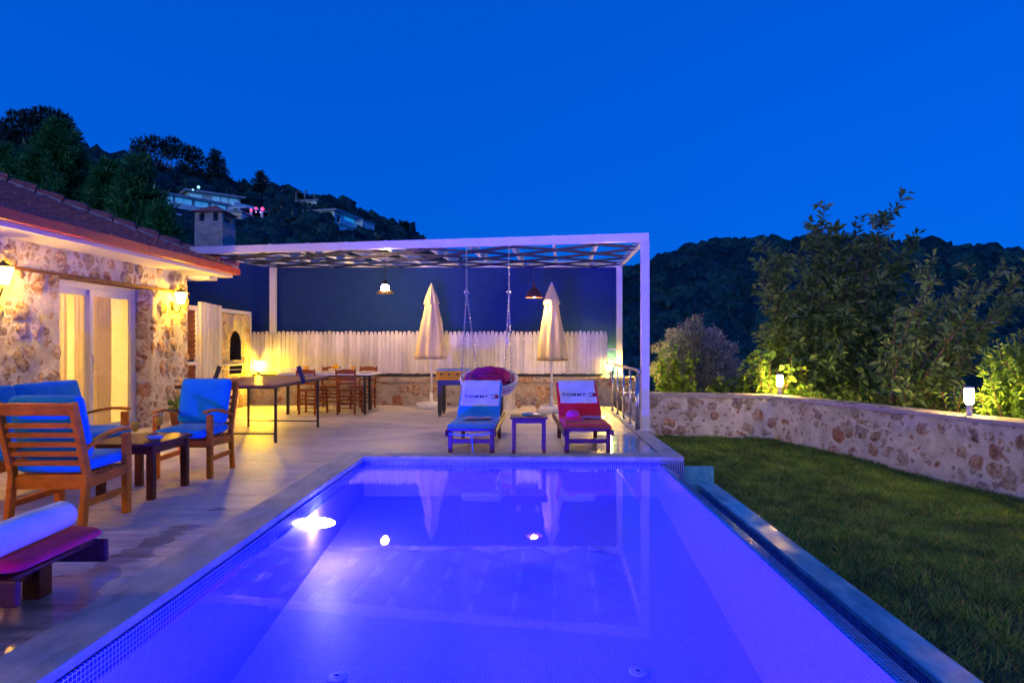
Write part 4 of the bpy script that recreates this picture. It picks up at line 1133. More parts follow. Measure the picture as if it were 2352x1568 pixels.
# low table
CT = (-3.355, 5.54, 0)
t = thing('coffee_table', 'low dark wooden table with cut corners between the armchairs', 'coffee table', CT)
b = MB(); hx, hy, c_ = .285, .345, .09
pl = [(-hx + c_, -hy), (hx - c_, -hy), (hx, -hy + c_), (hx, hy - c_), (hx - c_, hy), (-hx + c_, hy), (-hx, hy - c_), (-hx, -hy + c_)]
b.add([(p[0], p[1], .455) for p in pl] + [(p[0], p[1], .478) for p in pl], [tuple(range(8))[::-1], tuple(range(8, 16))] + [(i, (i + 1) % 8, 8 + (i + 1) % 8, 8 + i) for i in range(8)])
b.build('tabletop', M['darkwood'], t, bevel=.004)
b = MB(); b.box(-.205, .205, -.275, -.25, .38, .454); b.box(-.205, .205, .25, .275, .38, .454); b.box(-.225, -.20, -.25, .25, .38, .454); b.box(.20, .225, -.25, .25, .38, .454); b.build('apron', M['darkwood'], t)
for sx in (-1, 1):
    for sy in (-1, 1):
        b = MB(); b.box(sx * .21 - .028, sx * .21 + .028, sy * .26 - .028, sy * .26 + .028, 0, .454); b.build('leg', M['darkwood'], t, bevel=.004)
glass_cup(-3.26, 5.25, .478, 'stemmed glass of orange juice at the left of the low wooden table', .215, .036)
glass_cup(-3.28, 5.62, .478, 'stemmed glass of orange juice behind the blue bowl on the low table', .215, .036)
t = thing('ashtray_bowl', 'small pale blue square bowl on the low wooden table', 'bowl', (-3.19, 5.40, .478))
b = MB(); b.lathe([(.045, 0), (.05, .004), (.085, .035), (.082, .04), (.045, .010), (0, .008)], n=4, smooth=False); b.build('bowl_body', M['blueceramic'], t, bevel=.004)

# potted plant at the house wall
t = thing('potted_plant', 'small green plant in a terracotta pot at the pier of the house', 'potted plant', (-5.62, 10.15, 0))
b = MB(); b.lathe([(.085, 0), (.12, .21), (.132, .215), (.132, .245), (.115, .245), (.108, .20), (0, .19)], n=20); b.build('pot', M['terracotta'], t)
POT = t

# loungers
def sun_lounger(name, label, loc, rz, fab, flat=False, inset=.06, group='wooden sun loungers with cushions'):
    t = thing(name, label, 'sun lounger', loc, rz, group)
    m = M['darkwood']; Lg = 1.95; hx = .275
    for sx in (-1, 1):
        b = MB(); x = sx * (hx + .012)
        b.box(x - .015, x + .015, -.04 + (0 if not flat else -.02), Lg, .205 if not flat else .165, .285)
        b.build('side_rail', m, t, bevel=.012)
        for y in ((inset, 1.25) if not flat else (.28, 1.6)):
            b = MB(); w2 = .026 if not flat else .045
            b.box(sx * (hx - .025) - w2, sx * (hx - .025) + w2, y - w2, y + w2, 0, .255); b.build('leg', m, t, bevel=.005)
    b = MB(); y = inset if not flat else .28
    b.box(-hx + .05, hx - .05, y - .014, y + .014, .115, .165); b.box(-hx + .0, hx - .0, 1.25, 1.28, .14, .19); b.build('stretcher', m, t, bevel=.003)
    b = MB()
    y1 = .88 if not flat else 1.93
    y = .0
    while y < y1: b.box(-hx, hx, y, y + .055, .262, .280); y += .085
    b.build('seat_slats', m, t, bevel=.003)
    if not flat:
        bl, bh = .58, .43; L2 = math.hypot(bl, bh); a = math.atan2(bh, bl)
        by = .86; bz = .285
        b = MB()
        for k in range(8):
            s = .04 + k * .085; c = Vector((0, by + s * math.cos(a), bz + s * math.sin(a)))
            b.beam(c + Vector((-hx + .01, 0, 0)), c + Vector((hx - .01, 0, 0)), .055, .016, (0, -math.sin(a), math.cos(a)))
        for sx in (-1, 1): b.beam((sx * (hx - .03), by, bz - .02), (sx * (hx - .03), by + bl, bz + bh - .02), .03, .04, (0, -1, 1)); b.beam((sx * (hx - .06), by + .36, bz + .27), (sx * (hx - .06), by + .46, .25), .024, .024)
        b.build('backrest_frame', m, t)
        # one cushion mesh, bent at the hip
        prof = [(-.03, .30), (.0, .335), (.05, .343), (.45, .345), (.80, .342)]
        n0 = Vector((0, -math.sin(a), math.cos(a)))
        topl = [(p[0], p[1]) for p in prof]
        for k in range(7):
            s = .06 + k * (L2 - .06) / 6; topl.append((by + s * math.cos(a) + n0.y * .062, bz + s * math.sin(a) + n0.z * .062))
        topl[5] = (by + .02, .37)
        e = Vector((0, by + L2 * math.cos(a), bz + L2 * math.sin(a)))
        topl.append((e.y + .02, e.z + .035))
        botl = [(-.03, .30), (-.015, .284), (.05, .282), (.45, .282), (.82, .282)]
        for k in range(8):
            s = .04 + k * (L2 - .02) / 7; botl.append((by + s * math.cos(a) + n0.y * .012, bz + s * math.sin(a) + n0.z * .012))
        b = MB(); W = .285; n = len(topl)
        vs = []
        xs = [-W, -W + .006, -W + .025, -.1, .1, W - .025, W - .006, W]
        fr = [0, .6, 1, 1, 1, 1, .6, 0]
        for i in range(n):
            ty, tz = topl[i]; byy, bzz = botl[i]
            my, mz = (ty + byy) / 2, (tz + bzz) / 2
            for x, f in zip(xs, fr):
                wz = .004 * math.sin(i * 2.1 + x * 9) if f == 1 else 0
                vs.append((x, my + (ty - my) * f, mz + (tz - mz) * f + wz))
            for x, f in zip(xs[::-1], fr[::-1]): vs.append((x, my + (byy - my) * f, mz + (bzz - mz) * f))
        k = 16
        b.add(vs, [(i * k + j, i * k + (j + 1) % k, (i + 1) * k + (j + 1) % k, (i + 1) * k + j) for i in range(n - 1) for j in range(k)] + [tuple(range(k))[::-1], tuple((n - 1) * k + j for j in range(k))], True)
        b.build('cushion', M[fab], t)
    else:
        b = MB(); b.pillow((0, .92, .328), (.585, 1.96, .095), None, 16, 22, 12, .0012, 2); b.build('cushion', M[fab], t)
    return t
sun_lounger('sun_lounger', 'sun lounger with bright blue cushion at the far pool edge', (-.672, 7.50, 0), R(-1.5), 'blue_fab')
sun_lounger('sun_lounger', 'sun lounger with crimson cushion at the far pool edge', (.725, 7.50, 0), R(1.5), 'red_fab')
sun_lounger('sun_lounger', 'crimson cushioned lounger corner at the lower left, beside the pool', (-2.25, 3.01, 0), PI / 2, 'red_fab', flat=True)
# towels on the backrests with lettering
def text_mesh(body, size, ext=.0006):
    cu = bpy.data.curves.new('lettering', 'FONT'); cu.body = body; cu.size = size; cu.extrude = ext; cu.align_x = 'CENTER'; cu.align_y = 'CENTER'; cu.space_character = 1.28; cu.offset = size * .012
    o = bpy.data.objects.new('lettering', cu); C.objects.link(o)
    dg = bpy.context.evaluated_depsgraph_get(); me = bpy.data.meshes.new_from_object(o.evaluated_get(dg)); bpy.data.objects.remove(o); me.name = 'lettering'
    return me
def towel(cx, rz, drop, tw, label):
    a = math.atan2(.43, .58); L2 = math.hypot(.43, .58)
    base = Vector((cx, 7.50, 0)); Rz = Matrix.Rotation(rz, 4, 'Z')
    t = thing('printed_towel', label, 'towel', base, rz, 'printed white towels on the loungers')
    n0 = Vector((0, -math.sin(a), math.cos(a))); d0 = Vector((0, math.cos(a), math.sin(a)))
    o = Vector((0, .86, .285)) + n0 * .070
    path = []
    for k in range(11):
        s = L2 + .015 - drop * (1 - k / 10); path.append(o + d0 * s)
    e = o + d0 * (L2 + .045)
    path += [e + Vector((0, .012, -.012)), e + Vector((0, .035, -.05)), e + Vector((0, .05, -.16)), e + Vector((0, .05, -.30))]
    b = MB(); nx = 12; vs = []
    for i, p in enumerate(path):
        for j in range(nx + 1):
            x = -tw / 2 + tw * j / nx
            q = p + n0 * (.003 * math.sin(j * 1.3 + i * .4) + .002)
            vs.append((x + .004 * math.sin(i * .7), q.y, q.z))
    np_ = len(path) * (nx + 1)
    vs2 = [(v[0], v[1] - n0.y * -.004 if False else v[1] - n0.y * .005, v[2] - n0.z * .005) for v in vs]
    F = [(i * (nx + 1) + j, i * (nx + 1) + j + 1, (i + 1) * (nx + 1) + j + 1, (i + 1) * (nx + 1) + j) for i in range(len(path) - 1) for j in range(nx)]
    b.add(vs + vs2, F + [tuple(x + np_ for x in f[::-1]) for f in F] + [(i + np_, i + 1 + np_, i + 1, i) for i in range(nx)] + [(i * (nx + 1) + (0), (i + 1) * (nx + 1), (i + 1) * (nx + 1) + np_, i * (nx + 1) + np_) for i in range(len(path) - 1)] + [(i * (nx + 1) + nx + np_, (i + 1) * (nx + 1) + nx + np_, (i + 1) * (nx + 1) + nx, i * (nx + 1) + nx) for i in range(len(path) - 1)], True)
    b.build('cloth', M['towel'], t)
    # print
    s_t = L2 + .015 - drop * .66
    c = o + d0 * s_t + n0 * .0085
    basis = Matrix(((1, 0, 0), tuple(Vector((0, d0.y, n0.y))), tuple(Vector((0, d0.z, n0.z)))))
    me = text_mesh('TOMMY', .078); me.materials.append(M['navy_ink'])
    lo = bpy.data.objects.new('lettering', me); C.objects.link(lo); lo.parent = t
    lo.matrix_local = Matrix.Translation(c + Vector((-.055, 0, 0))) @ basis.to_4x4()
    def rect(x0, x1, y0, y1, mat, nm):
        b = MB(); P = [c + Vector((x, 0, 0)) + d0 * y + n0 * .0006 for x, y in ((x0, y0), (x1, y0), (x1, y1), (x0, y1))]; b.add(P, [(0, 1, 2, 3)])
        return b.build(nm, mat, t)
    X0 = .150
    b = MB(); 
    for (x0, x1, y0, y1) in ((X0, X0 + .10, .022, .038), (X0, X0 + .10, -.038, -.022)):
        P = [c + Vector((x, 0, 0)) + d0 * y + n0 * .0006 for x, y in ((x0, y0), (x1, y0), (x1, y1), (x0, y1))]; b.add(P, [(0, 1, 2, 3)])
    b.build('emblem_bars', M['navy_ink'], t)
    rect(X0, X0 + .05, -.0215, .0215, M['white_ink'], 'emblem_white'); rect(X0 + .0502, X0 + .10, -.0215, .0215, M['red_ink'], 'emblem_red')
towel(-.672, R(-1.5), .52, .52, 'white towel printed TOMMY over the back of the blue lounger')
towel(.725, R(1.5), .46, .50, 'white towel printed TOMMY over the back of the crimson lounger')
# rolled towel on the near lounger
b = MB((-2.36, 3.0, .43))
r0 = .073
b.tube([(-2.345, 2.74, .428), (-2.348, 2.76, .428), (-2.36, 3.0, .431), (-2.375, 3.22, .428), (-2.378, 3.245, .428)], [r0 * .90, r0, r0 * 1.03, r0, r0 * .84], 28)
sp_ = [( -2.345 + (r0 * .9 * (1 - k / 60)) * math.cos(k * .42), 2.737, .428 + (r0 * .9 * (1 - k / 60)) * math.sin(k * .42)) for k in range(52)]
b.tube(sp_, .004, 5)
tag(b.build('rolled_towel', M['towel']), 'rolled white towel lying on the near crimson lounger', 'towel')
# blue tie strap under the blue lounger
b = MB((-.67, 7.47, .1))
b.tube([(-.93, 7.47, .245), (-.80, 7.465, .225), (-.67, 7.462, .222), (-.52, 7.465, .232), (-.41, 7.47, .252)], .006, 6)
b.tube([(-.67, 7.46, .222), (-.652, 7.455, .18), (-.645, 7.455, .08), (-.648, 7.455, .02)], .006, 6)
b.tube([(-.67, 7.46, .222), (-.70, 7.45, .235), (-.72, 7.455, .222), (-.67, 7.46, .222)], .007, 6)
tag(b.build('tie_strap', M['blue_fab']), 'blue tie strap hanging under the front of the blue lounger', 'strap')
# side table
ST = (.02, 7.66, 0)
t = thing('side_table', 'small dark side table between the two far loungers', 'side table', ST)
b = MB(); b.box(-.225, .225, -.19, .19, .412, .432); b.build('tabletop', M['darkwood'], t, bevel=.004)
b = MB(); b.box(-.19, .19, -.165, -.145, .36, .411); b.box(-.19, .19, .145, .165, .36, .411); b.box(-.19, -.17, -.144, .144, .36, .411); b.box(.17, .19, -.144, .144, .36, .411); b.build('apron', M['darkwood'], t)
for sx in (-1, 1):
    for sy in (-1, 1):
        b = MB(); b.box(sx * .18 - .021, sx * .18 + .021, sy * .148 - .021, sy * .148 + .021, 0, .411); b.build('leg', M['darkwood'], t, bevel=.003)
glass_cup(-.105, 7.68, .4325, 'stemmed glass of amber juice at the left of the small side table', .20, .034)
glass_cup(.125, 7.64, .4325, 'stemmed glass of amber juice at the right of the small side table', .20, .034)
plate(.11, 7.70, .4325, .10, 'white plate under the right glass on the side table', None)
b = MB((-.0, 7.70, .433)); b.pillow((0.0, 7.70, .447), (.15, .10, .026), rotz(.4), 5, 10, 8, .04, 3)
tag(b.build('folded_napkin', M['blue_fab']), 'crumpled blue napkin on the small side table', 'napkin')
# hat, magazines
t = thing('sun_hat', 'pink straw sun hat lying on the crimson lounger seat', 'hat', (.575, 7.98, .347), .2)
b = MB(); b.lathe([(0, .125), (.03, .122), (.065, .105), (.085, .07), (.09, .03), (.095, .012), (.13, .006), (.165, .004), (.165, 0), (.09, .002)], n=28, wob=lambda a, z: 1 + (.05 * math.sin(3 * a) if z < .02 else 0)); b.build('straw_body', M['pink'], t)
b = MB(); b.lathe([(.0925, .014), (.0925, .036), (.0885, .038), (.0885, .014)], n=28); b.build('hat_band', M['red_fab'], t)
def magazine(x, y, z, rz, mat, label, nm='magazine'):
    b = MB((x, y, z)); R3 = rotz(rz)
    b.grid(lambda u, v: Vector((x, y, z)) + R3 @ Vector(((u - .5) * .34, (v - .5) * .23, .012 + .014 * abs(math.sin(u * PI * 2)) - .0)), 12, 3)
    b.grid(lambda u, v: Vector((x, y, z)) + R3 @ Vector(((u - .5) * .33, (v - .5) * .225, .004)), 1, 1)
    return tag(b.build(nm, mat), label, 'magazine', 'magazines on the loungers')
def mag_mat():
    m, t, b = newmat('printed_page')
    v = texco(t); f = noise(t, v, 22, 3, .7)
    t.links.new(ramp(t, f, [(.38, (.10, .10, .14)), (.46, (.55, .55, .55)), (.56, (.25, .22, .24)), (.68, (.62, .60, .58))]), b.inputs['Base Color']); b.inputs['Roughness'].default_value = .4
    return m
M['mag'] = mag_mat()
magazine(-.62, 7.98, .350, .1, M['mag'], 'open magazine lying on the blue lounger seat')
magazine(.86, 8.08, .348, -.1, M['blueceramic'], 'pale magazine behind the pink hat on the crimson lounger')

# football table
FT = (-.78, 11.65, 0)
t = thing('football_table', 'table football with amber side panel and black legs behind the hanging chair', 'football table', FT)
b = MB(FT); y0, y1, x0, x1 = 11.33, 11.98, -1.64, -.42
b.box(x0, x1, y0, y0 + .025, .655, .822); b.box(x0, x1, y1 - .025, y1, .655, .822); b.box(x0, x0 + .025, y0 + .025, y1 - .025, .655, .822); b.box(x1 - .025, x1, y0 + .025, y1 - .025, .655, .822)
b.build('side_panels', M['yellowwood'], t)
b = MB(FT); b.box(x0 - .015, x1 + .015, y0 - .015, y0 + .04, .823, .842); b.box(x0 - .015, x1 + .015, y1 - .04, y1 + .015, .823, .842); b.box(x0 - .015, x0 + .04, y0 + .04, y1 - .04, .823, .842); b.box(x1 - .04, x1 + .015, y0 + .04, y1 - .04, .823, .842); b.build('top_rim', M['housegrey'], t)
b = MB(FT); b.box(x0 + .03, x1 - .03, y0 + .03, y1 - .03, .60, .70); b.build('playfield', pmat('green_playfield', (.03, .25, .06), .5), t)
b = MB(FT); b.box(x0 + .02, x1 - .02, y0 + .02, y1 - .02, .56, .654); b.build('underframe', M['black'], t)
for xx in (x0 + .065, x1 - .065):
    for yy in (y0 + .05, y1 - .05):
        b = MB(FT); b.box(xx - .035, xx + .035, yy - .035, yy + .035, .04, .56); b.lathe([(.03, 0), (.03, .02), (.015, .025), (.015, .04)], (xx, yy, 0), 10); b.build('leg', M['black'], t)
for k in range(8):
    xx = x0 + .11 + k * .143
    b = MB(FT); b.tube([(xx, y0 - .13 if k % 2 else y0 - .05, .765), (xx, y1 + .05, .765)], .007, 6); b.build('rod', M['steel'], t)
    if k % 2 == 0 or True:
        ye = y0 - .13 if k % 2 else y0 - .05
        b = MB(FT); b.tube([(xx, ye - .07, .765), (xx, ye + .02, .765)], .017, 8); b.build('handle', M['black'], t)
    b = MB(FT)
    for yy in (11.5, 11.66, 11.82): b.tube([(xx, yy, .80), (xx, yy, .715)], [.012, .016], 6)
    b.build('player_figures', M['red_ink'] if k % 2 else M['navy_ink'], t)
b = MB((-.36, 12.9, 0))
for k in range(5): b.beam((-.52 + k * .062, 12.60, .0), (-.52 + k * .062, 12.66, .56), .05, .016, (0, 1, 0))
b.beam((-.55, 12.62, .15), (-.24, 12.62, .15), .02, .03); b.beam((-.55, 12.665, .46), (-.24, 12.665, .46), .02, .03)
tag(b.build('slatted_panel', M['picket']), 'small white slatted panel standing behind the football table', 'panel')

# hanging chair
HC = Vector((-.60, 9.93, 0))
t = thing('hanging_chair', 'white wicker hanging chair with plum plush cushion, hung on chains from the pergola', 'hanging chair', (HC.x, HC.y, .45))
o_ = (HC.x, HC.y, .45)
def rim(a, rx=.44, ry=.40, tilt=.30):
    return Vector((HC.x + rx * math.cos(a), HC.y + ry * math.sin(a), .76 + tilt * .5 * math.sin(a) * .95))
b = MB(o_); b.tube([rim(2 * PI * k / 40) for k in range(40)], .022, 8, closed=True)
b.tube([rim(2 * PI * k / 40) + Vector((0, 0, .0)) * .97 - Vector((0, .0, .045)) for k in range(40)], .012, 6, closed=True)
b.build('rim', M['wicker'], t)
b = MB(o_)
def bowl(a, s):
    p = rim(a, .44 * math.cos(s * 1.25) if s < 1 else .14, .40 * math.cos(s * 1.25))
    q = Vector((HC.x + (p.x - HC.x), HC.y + (p.y - HC.y), 0)); z = rim(a).z * (1 - s) + .50 * s - .06 * math.sin(s * PI)
    q.z = z; return q
for k in range(28):
    a = 2 * PI * k / 28
    b.tube([bowl(a + .10 * math.sin(s * 6), s) for s in (0, .2, .4, .6, .8, 1)], .0055, 5)
    b.tube([bowl(a + .22 * s, s) for s in (0, .25, .5, .75, 1)], .004, 4)
for s in (.15, .3, .45, .6, .8, 1.0): b.tube([bowl(2 * PI * k / 36, s) for k in range(36)], .007, 5, closed=True)
b.build('woven_seat', M['wicker'], t)
b = MB(o_)
def cush(u, v):
    a = -.35 + (PI + .70) * u; ph = v * 2 * PI
    c = rim(a, .335, .29) + Vector((0, 0, -.055)); out_ = Vector((math.cos(a), math.sin(a), 0))
    rr = .088 * (1 + .05 * math.cos(u * 37) + .03 * math.sin(u * 71 + ph * 3)) * (1 if .04 < u < .96 else .75)
    return c + out_ * rr * math.cos(ph) * .75 + Vector((0, 0, 1)) * rr * math.sin(ph) * 1.1
b.grid(cush, 110, 20)
b.pillow((HC.x, HC.y - .02, .60), (.62, .56, .16), None, 3, 18, 10, .02, 4)
b.pillow((HC.x, HC.y + .16, .68), (.60, .12, .28), rotx(-.3), 3, 18, 10, .03, 6)
b.build('cushion', M['purple_fab'], t)
def chain(pts, lr=.014, nm='chain', mat='steel'):
    b = MB(o_)
    for p, q in zip(pts, pts[1:]):
        p = Vector(p); q = Vector(q); d = q - p; L_ = d.length; d.normalize(); n = max(2, int(L_ / .034))
        u = d.cross(Vector((0, 1, 0))).normalized(); v = d.cross(u)
        for k in range(n):
            c = p + d * (L_ * (k + .5) / n); s1 = u if k % 2 else v
            b.tube([c + d * (.023 * math.cos(2 * PI * j / 8)) + s1 * (lr * .72 * math.sin(2 * PI * j / 8)) for j in range(8)], .0042, 4, closed=True)
    b.build(nm, M[mat], t)
for sx, pxx in ((-1, 1071.5), (1, 1169)):
    X = (pxx - 1211) / FPX * 9.93
    yb = 9.95; zt = 2.84; zr = 1.3 + 119 * 9.95 / FPX
    chain([(X, yb, zt), (X, yb - .01, zr)])
    b = MB(o_); b.tube([(X + .03 * math.cos(2 * PI * j / 12), yb - .01, zr + .03 * math.sin(2 * PI * j / 12)) for j in range(12)], .006, 6, closed=True); b.build('ring', M['steel'], t)
    if sx < 0:
        chain([(X, yb - .01, zr - .02), rim(PI + .25) + Vector((0, 0, .02))]); chain([(X, yb - .01, zr - .02), rim(PI - 1.05) + Vector((0, 0, .02))])
    else:
        chain([(X, yb - .01, zr - .02), rim(-.35) + Vector((-.06, 0, .02))]); chain([(X, yb - .01, zr - .02), rim(1.0) + Vector((0, 0, .02))])

# ================================================================== VEGETATION
def W(px, py, Y):           # point seen at picture bearing (px, py) at depth Y, as a world position
    return np.array([(px - 1211) / FPX * Y, Y, H + (790 - py) / FPX * Y])
def norm(a): return a / (np.linalg.norm(a, axis=-1, keepdims=True) + 1e-9)
def leaves(pos, d, ln, wr=.42, fold=.25, droop=.0):
    n = len(pos); d = norm(d)
    rv = norm(rng.normal(size=(n, 3)) + np.array([0, 0, .6]))
    side = norm(np.cross(d, rv)); up = np.cross(side, d)
    ln = np.broadcast_to(ln, (n,))[:, None]
    q = np.zeros((n, 4, 3))
    q[:, 0] = pos
    mid = pos + d * ln * .45 - up * ln * fold * .2
    q[:, 1] = mid + side * ln * wr * .5; q[:, 3] = mid - side * ln * wr * .5
    q[:, 2] = pos + d * ln + np.array([0, 0, -1]) * ln * droop
    return q
def limb_mesh(b, pts, r0, r1, n=6):
    k = len(pts); b.tube([tuple(p) for p in pts], [r0 + (r1 - r0) * i / (k - 1) for i in range(k)], n)
def path(p, q, bow, n=9, jit=.04):
    p = np.array(p, float); q = np.array(q, float); L = np.linalg.norm(q - p); out = []
    off = rng.normal(size=3) * jit * L
    for i in range(n):
        t_ = i / (n - 1); c = p + (q - p) * t_
        c = c + np.array(bow) * math.sin(PI * t_) + off * math.sin(2 * PI * t_) * .5
        out.append(c)
    return out
def shoot_leaves(pts, spacing, ln, spread=.9, droop=.15, start=.15, wr=.34):
    pts = np.array(pts); seg_ = np.linalg.norm(np.diff(pts, axis=0), axis=1); L = seg_.sum(); n = max(3, int(L / spacing))
    t_ = start + (1 - start) * (np.arange(n) + rng.random(n) * .7) / n
    t_ = np.clip(t_, 0, .999); idx = t_ * (len(pts) - 1); i0 = idx.astype(int); f = (idx - i0)[:, None]
    p = pts[i0] * (1 - f) + pts[i0 + 1] * f; tg = norm(pts[i0 + 1] - pts[i0])
    r = rng.normal(size=(n, 3)); r = norm(r - tg * (r * tg).sum(1, keepdims=True))
    d = tg * .55 + r * spread
    return leaves(p + r * .01, d, ln * (.7 + .5 * rng.random(n)), wr, .25, droop)
def plant(name, label, cat, base, tips, lmat, ln, spacing, group=None, r0=.035, twigs=7, twl=.45, bow=.25, wr=.34, droop=.15, fill=None):
    base = np.array(base, float)
    t = thing(name, label, cat, tuple(base), 0, group)
    b = MB(tuple(base)); Q = []
    for tp in tips:
        tp = np.array(tp, float); d = tp - base; out_ = np.array([d[0], d[1], 0]); out_ = out_ / (np.linalg.norm(out_) + 1e-6)
        st = base + np.array([rng.normal() * .08, rng.normal() * .08, 0])
        P = path(st, tp, -out_ * bow * np.linalg.norm(d) * .35 * rng.random() + np.array([0, 0, 0]), 11)
        limb_mesh(b, P, r0 * (.5 + .5 * rng.random()), .004)
        Q.append(shoot_leaves(P, spacing, ln, start=.25, wr=wr, droop=droop))
        for k in range(twigs):
            f = .22 + .72 * rng.random(); i = int(f * 10); s_ = P[i] + (P[min(i + 1, 10)] - P[i]) * rng.random()
            a = rng.random() * 2 * PI; tl = twl * (1.15 - f) * (.6 + .8 * rng.random())
            e = s_ + np.array([math.cos(a), math.sin(a), .55 + .5 * rng.random()]) * tl
            TP = path(s_, e, (0, 0, .05), 5); limb_mesh(b, TP, .007, .002, 4)
            Q.append(shoot_leaves(TP, spacing * .8, ln, start=.1, wr=wr, droop=droop))
    b.build('branches', M['bark'], t)
    Q = np.concatenate(Q)
    if fill is not None: Q = np.concatenate([Q, fill])
    tri_mesh('foliage', Q, lmat, t, 4, tuple(base))
    return t
def ell(px, py, Y, r, n, ln, wr):
    c = W(px, py, Y); u = norm(rng.normal(size=(n, 3))); rr = rng.random(n)[:, None] ** .45
    ks = 1 + .28 * np.sin(u[:, :1] * 7 + px) * np.cos(u[:, 2:] * 6) ; p = c + u * rr * ks * np.array(r)
    return leaves(p, u + rng.normal(size=(n, 3)) * .8 + np.array([0, 0, .4]), ln * (.6 + .7 * rng.random(n)), wr)
def rt(pts, Y, jy=.35): return [W(px, py, Y + rng.normal() * jy) for px, py in pts]

# tall leafy tree behind the bend of the wall
tips = [(1895, 472), (1862, 520), (1925, 520), (1945, 545), (1975, 497), (2008, 540), (2040, 505), (2083, 440), (2095, 545), (1752, 552), (1745, 610), (1790, 600), (1835, 575), (1770, 680), (1760, 760),
        (1820, 690), (1880, 640), (1930, 640), (1990, 620), (2050, 600), (2110, 660), (1850, 780), (1950, 760), (2050, 720), (2110, 780), (2140, 700), (2160, 760), (2090, 690), (1900, 840), (1980, 850), (1800, 830), (2060, 860), (1840, 720), (2000, 700), (1880, 560), (1960, 590)]
plant('leafy_tree', 'tall bushy tree with upright leafy shoots rising behind the bend of the garden wall', 'tree', (5.9, 12.6, -1.6), rt(tips, 12.3, .5), M['leafgreen'], .18, .024, 'leafy trees behind the garden wall', .04, 26, .85, .2, fill=np.concatenate([ell(1925, 720, 12.6, (1.15, .7, 1.05), 2600, .17, .34), ell(1890, 840, 12.5, (1.0, .6, .6), 1500, .16, .34), ell(2040, 780, 12.5, (.7, .6, .8), 900, .16, .34)]))
tips = [(2142, 585), (2150, 640), (2180, 690), (2232, 612), (2262, 640), (2312, 600), (2340, 640), (2375, 575), (2400, 650), (2060, 700), (2090, 760), (2120, 720), (2200, 760), (2240, 720), (2300, 700), (2130, 830), (2180, 850), (2090, 880), (2230, 800), (2420, 720)]
plant('leafy_tree', 'looser leaning tree with bare lit branches behind the wall, between the two bollards', 'tree', (5.75, 9.9, -1.6), rt(tips, 9.9, .35), M['leafgreen'], .145, .026, 'leafy trees behind the garden wall', .045, 14, .55, .35, fill=np.concatenate([ell(2170, 780, 10.2, (.6, .4, .6), 1100, .12, .34), ell(2120, 870, 10.2, (.5, .35, .35), 700, .12, .34)]))
tips = [(2290, 780), (2310, 830), (2340, 770), (2380, 800), (2420, 760), (2270, 850), (2360, 860), (2400, 900), (2250, 910), (2300, 920), (2460, 860)]
plant('leafy_shrub', 'yellow green lit shrub right of the nearest bollard, at the right edge', 'shrub', (6.55, 8.15, -1.3), rt(tips, 8.15, .15), M['leafvine'], .10, .018, 'shrubs behind the garden wall', .03, 16, .4, .25, fill=np.concatenate([ell(2340, 850, 8.2, (.42, .25, .35), 1100, .10, .34), ell(2330, 920, 8.2, (.45, .2, .2), 700, .10, .34)]))
tips = [(2190, 890), (2165, 905), (2205, 910), (2215, 880)]
plant('leafy_shrub', 'small leafy shrub just left of the nearest bollard', 'shrub', (5.9, 8.75, -.9), rt(tips, 8.75, .1), M['leafvine'], .07, .025, 'shrubs behind the garden wall', .015, 6, .22, .2)
# grey olive
tips = [(1612, 722), (1590, 735), (1560, 742), (1535, 758), (1640, 745), (1665, 770), (1685, 800), (1515, 800), (1505, 840), (1600, 770), (1630, 790), (1655, 830), (1550, 800), (1580, 840), (1620, 850), (1675, 850), (1530, 850), (1700, 830), (1570, 770)]
plant('olive_tree', 'rounded grey leaved olive bush behind the wall beside the pergola post', 'tree', (3.35, 13.6, -1.4), rt(tips, 13.4, .35), M['leafolive'], .075, .012, None, .04, 22, .6, .25, .34, .0, fill=np.concatenate([ell(1598, 800, 13.4, (.78, .45, .52), 9000, .07, .34), ell(1650, 850, 13.3, (.5, .4, .4), 3500, .07, .34), ell(1540, 850, 13.3, (.4, .4, .4), 3000, .07, .34)]))
# broad leaved climbers
def broad(label, cx0, cx1, ytop, Y, n, seed, ln=.13, mt='leafvine'):
    tp = []
    for i in range(n):
        px = cx0 + (cx1 - cx0) * rng.random(); f = (px - cx0) / (cx1 - cx0)
        top_ = ytop(f); py = top_ + (905 - top_) * rng.random() ** 1.3
        tp.append(W(px, py, Y + rng.normal() * .18))
    cx = (cx0 + cx1) / 2
    bs = W(cx, 905, Y + .1); bs[2] = -1.0
    return plant('climbing_shrub', label, 'shrub', bs, tp, M[mt], ln, .055, 'broad leaved shrubs on the wall', .02, 6, .35, .3, .85, .25)
broad('broad leaved climber in front of the olive bush, next to the pergola post', 1496, 1600, lambda f: 830 - 40 * math.sin(f * 3), 12.55, 26, 1, .10)
broad('dark broad leaved shrub between the olive bush and the corner bollard', 1600, 1730, lambda f: 880 - 30 * f, 12.4, 22, 2, .12)
broad('bright yellow green broad leaved shrub glowing around the corner bollard', 1690, 1880, lambda f: 800 + 60 * abs(f - .35), 11.85, 48, 3, .125)
broad('low broad leaved growth along the wall right of the corner bollard', 1850, 2100, lambda f: 880 + 10 * f, 11.1, 26, 4, .09)
# little plants
pb = np.array([-5.62, 10.15, .2])
Q = np.concatenate([leaves(np.repeat(pb[None], 60, 0) + rng.normal(size=(60, 3)) * np.array([.06, .06, .02]) + np.array([0, 0, .12 + 0]), rng.normal(size=(60, 3)) + np.array([0, 0, 1.2]), .13, .35)] )
b = MB((-5.62, 10.15, 0)); 
for k in range(9): a = k * .7; b.tube([(-5.62, 10.15, .2), (-5.62 + .07 * math.cos(a), 10.15 + .07 * math.sin(a), .36)], .004, 4)
b.build('stems', M['bark'], POT)
tri_mesh('foliage', Q, M['leafgreen'], POT, 4, (-5.62, 10.15, 0))

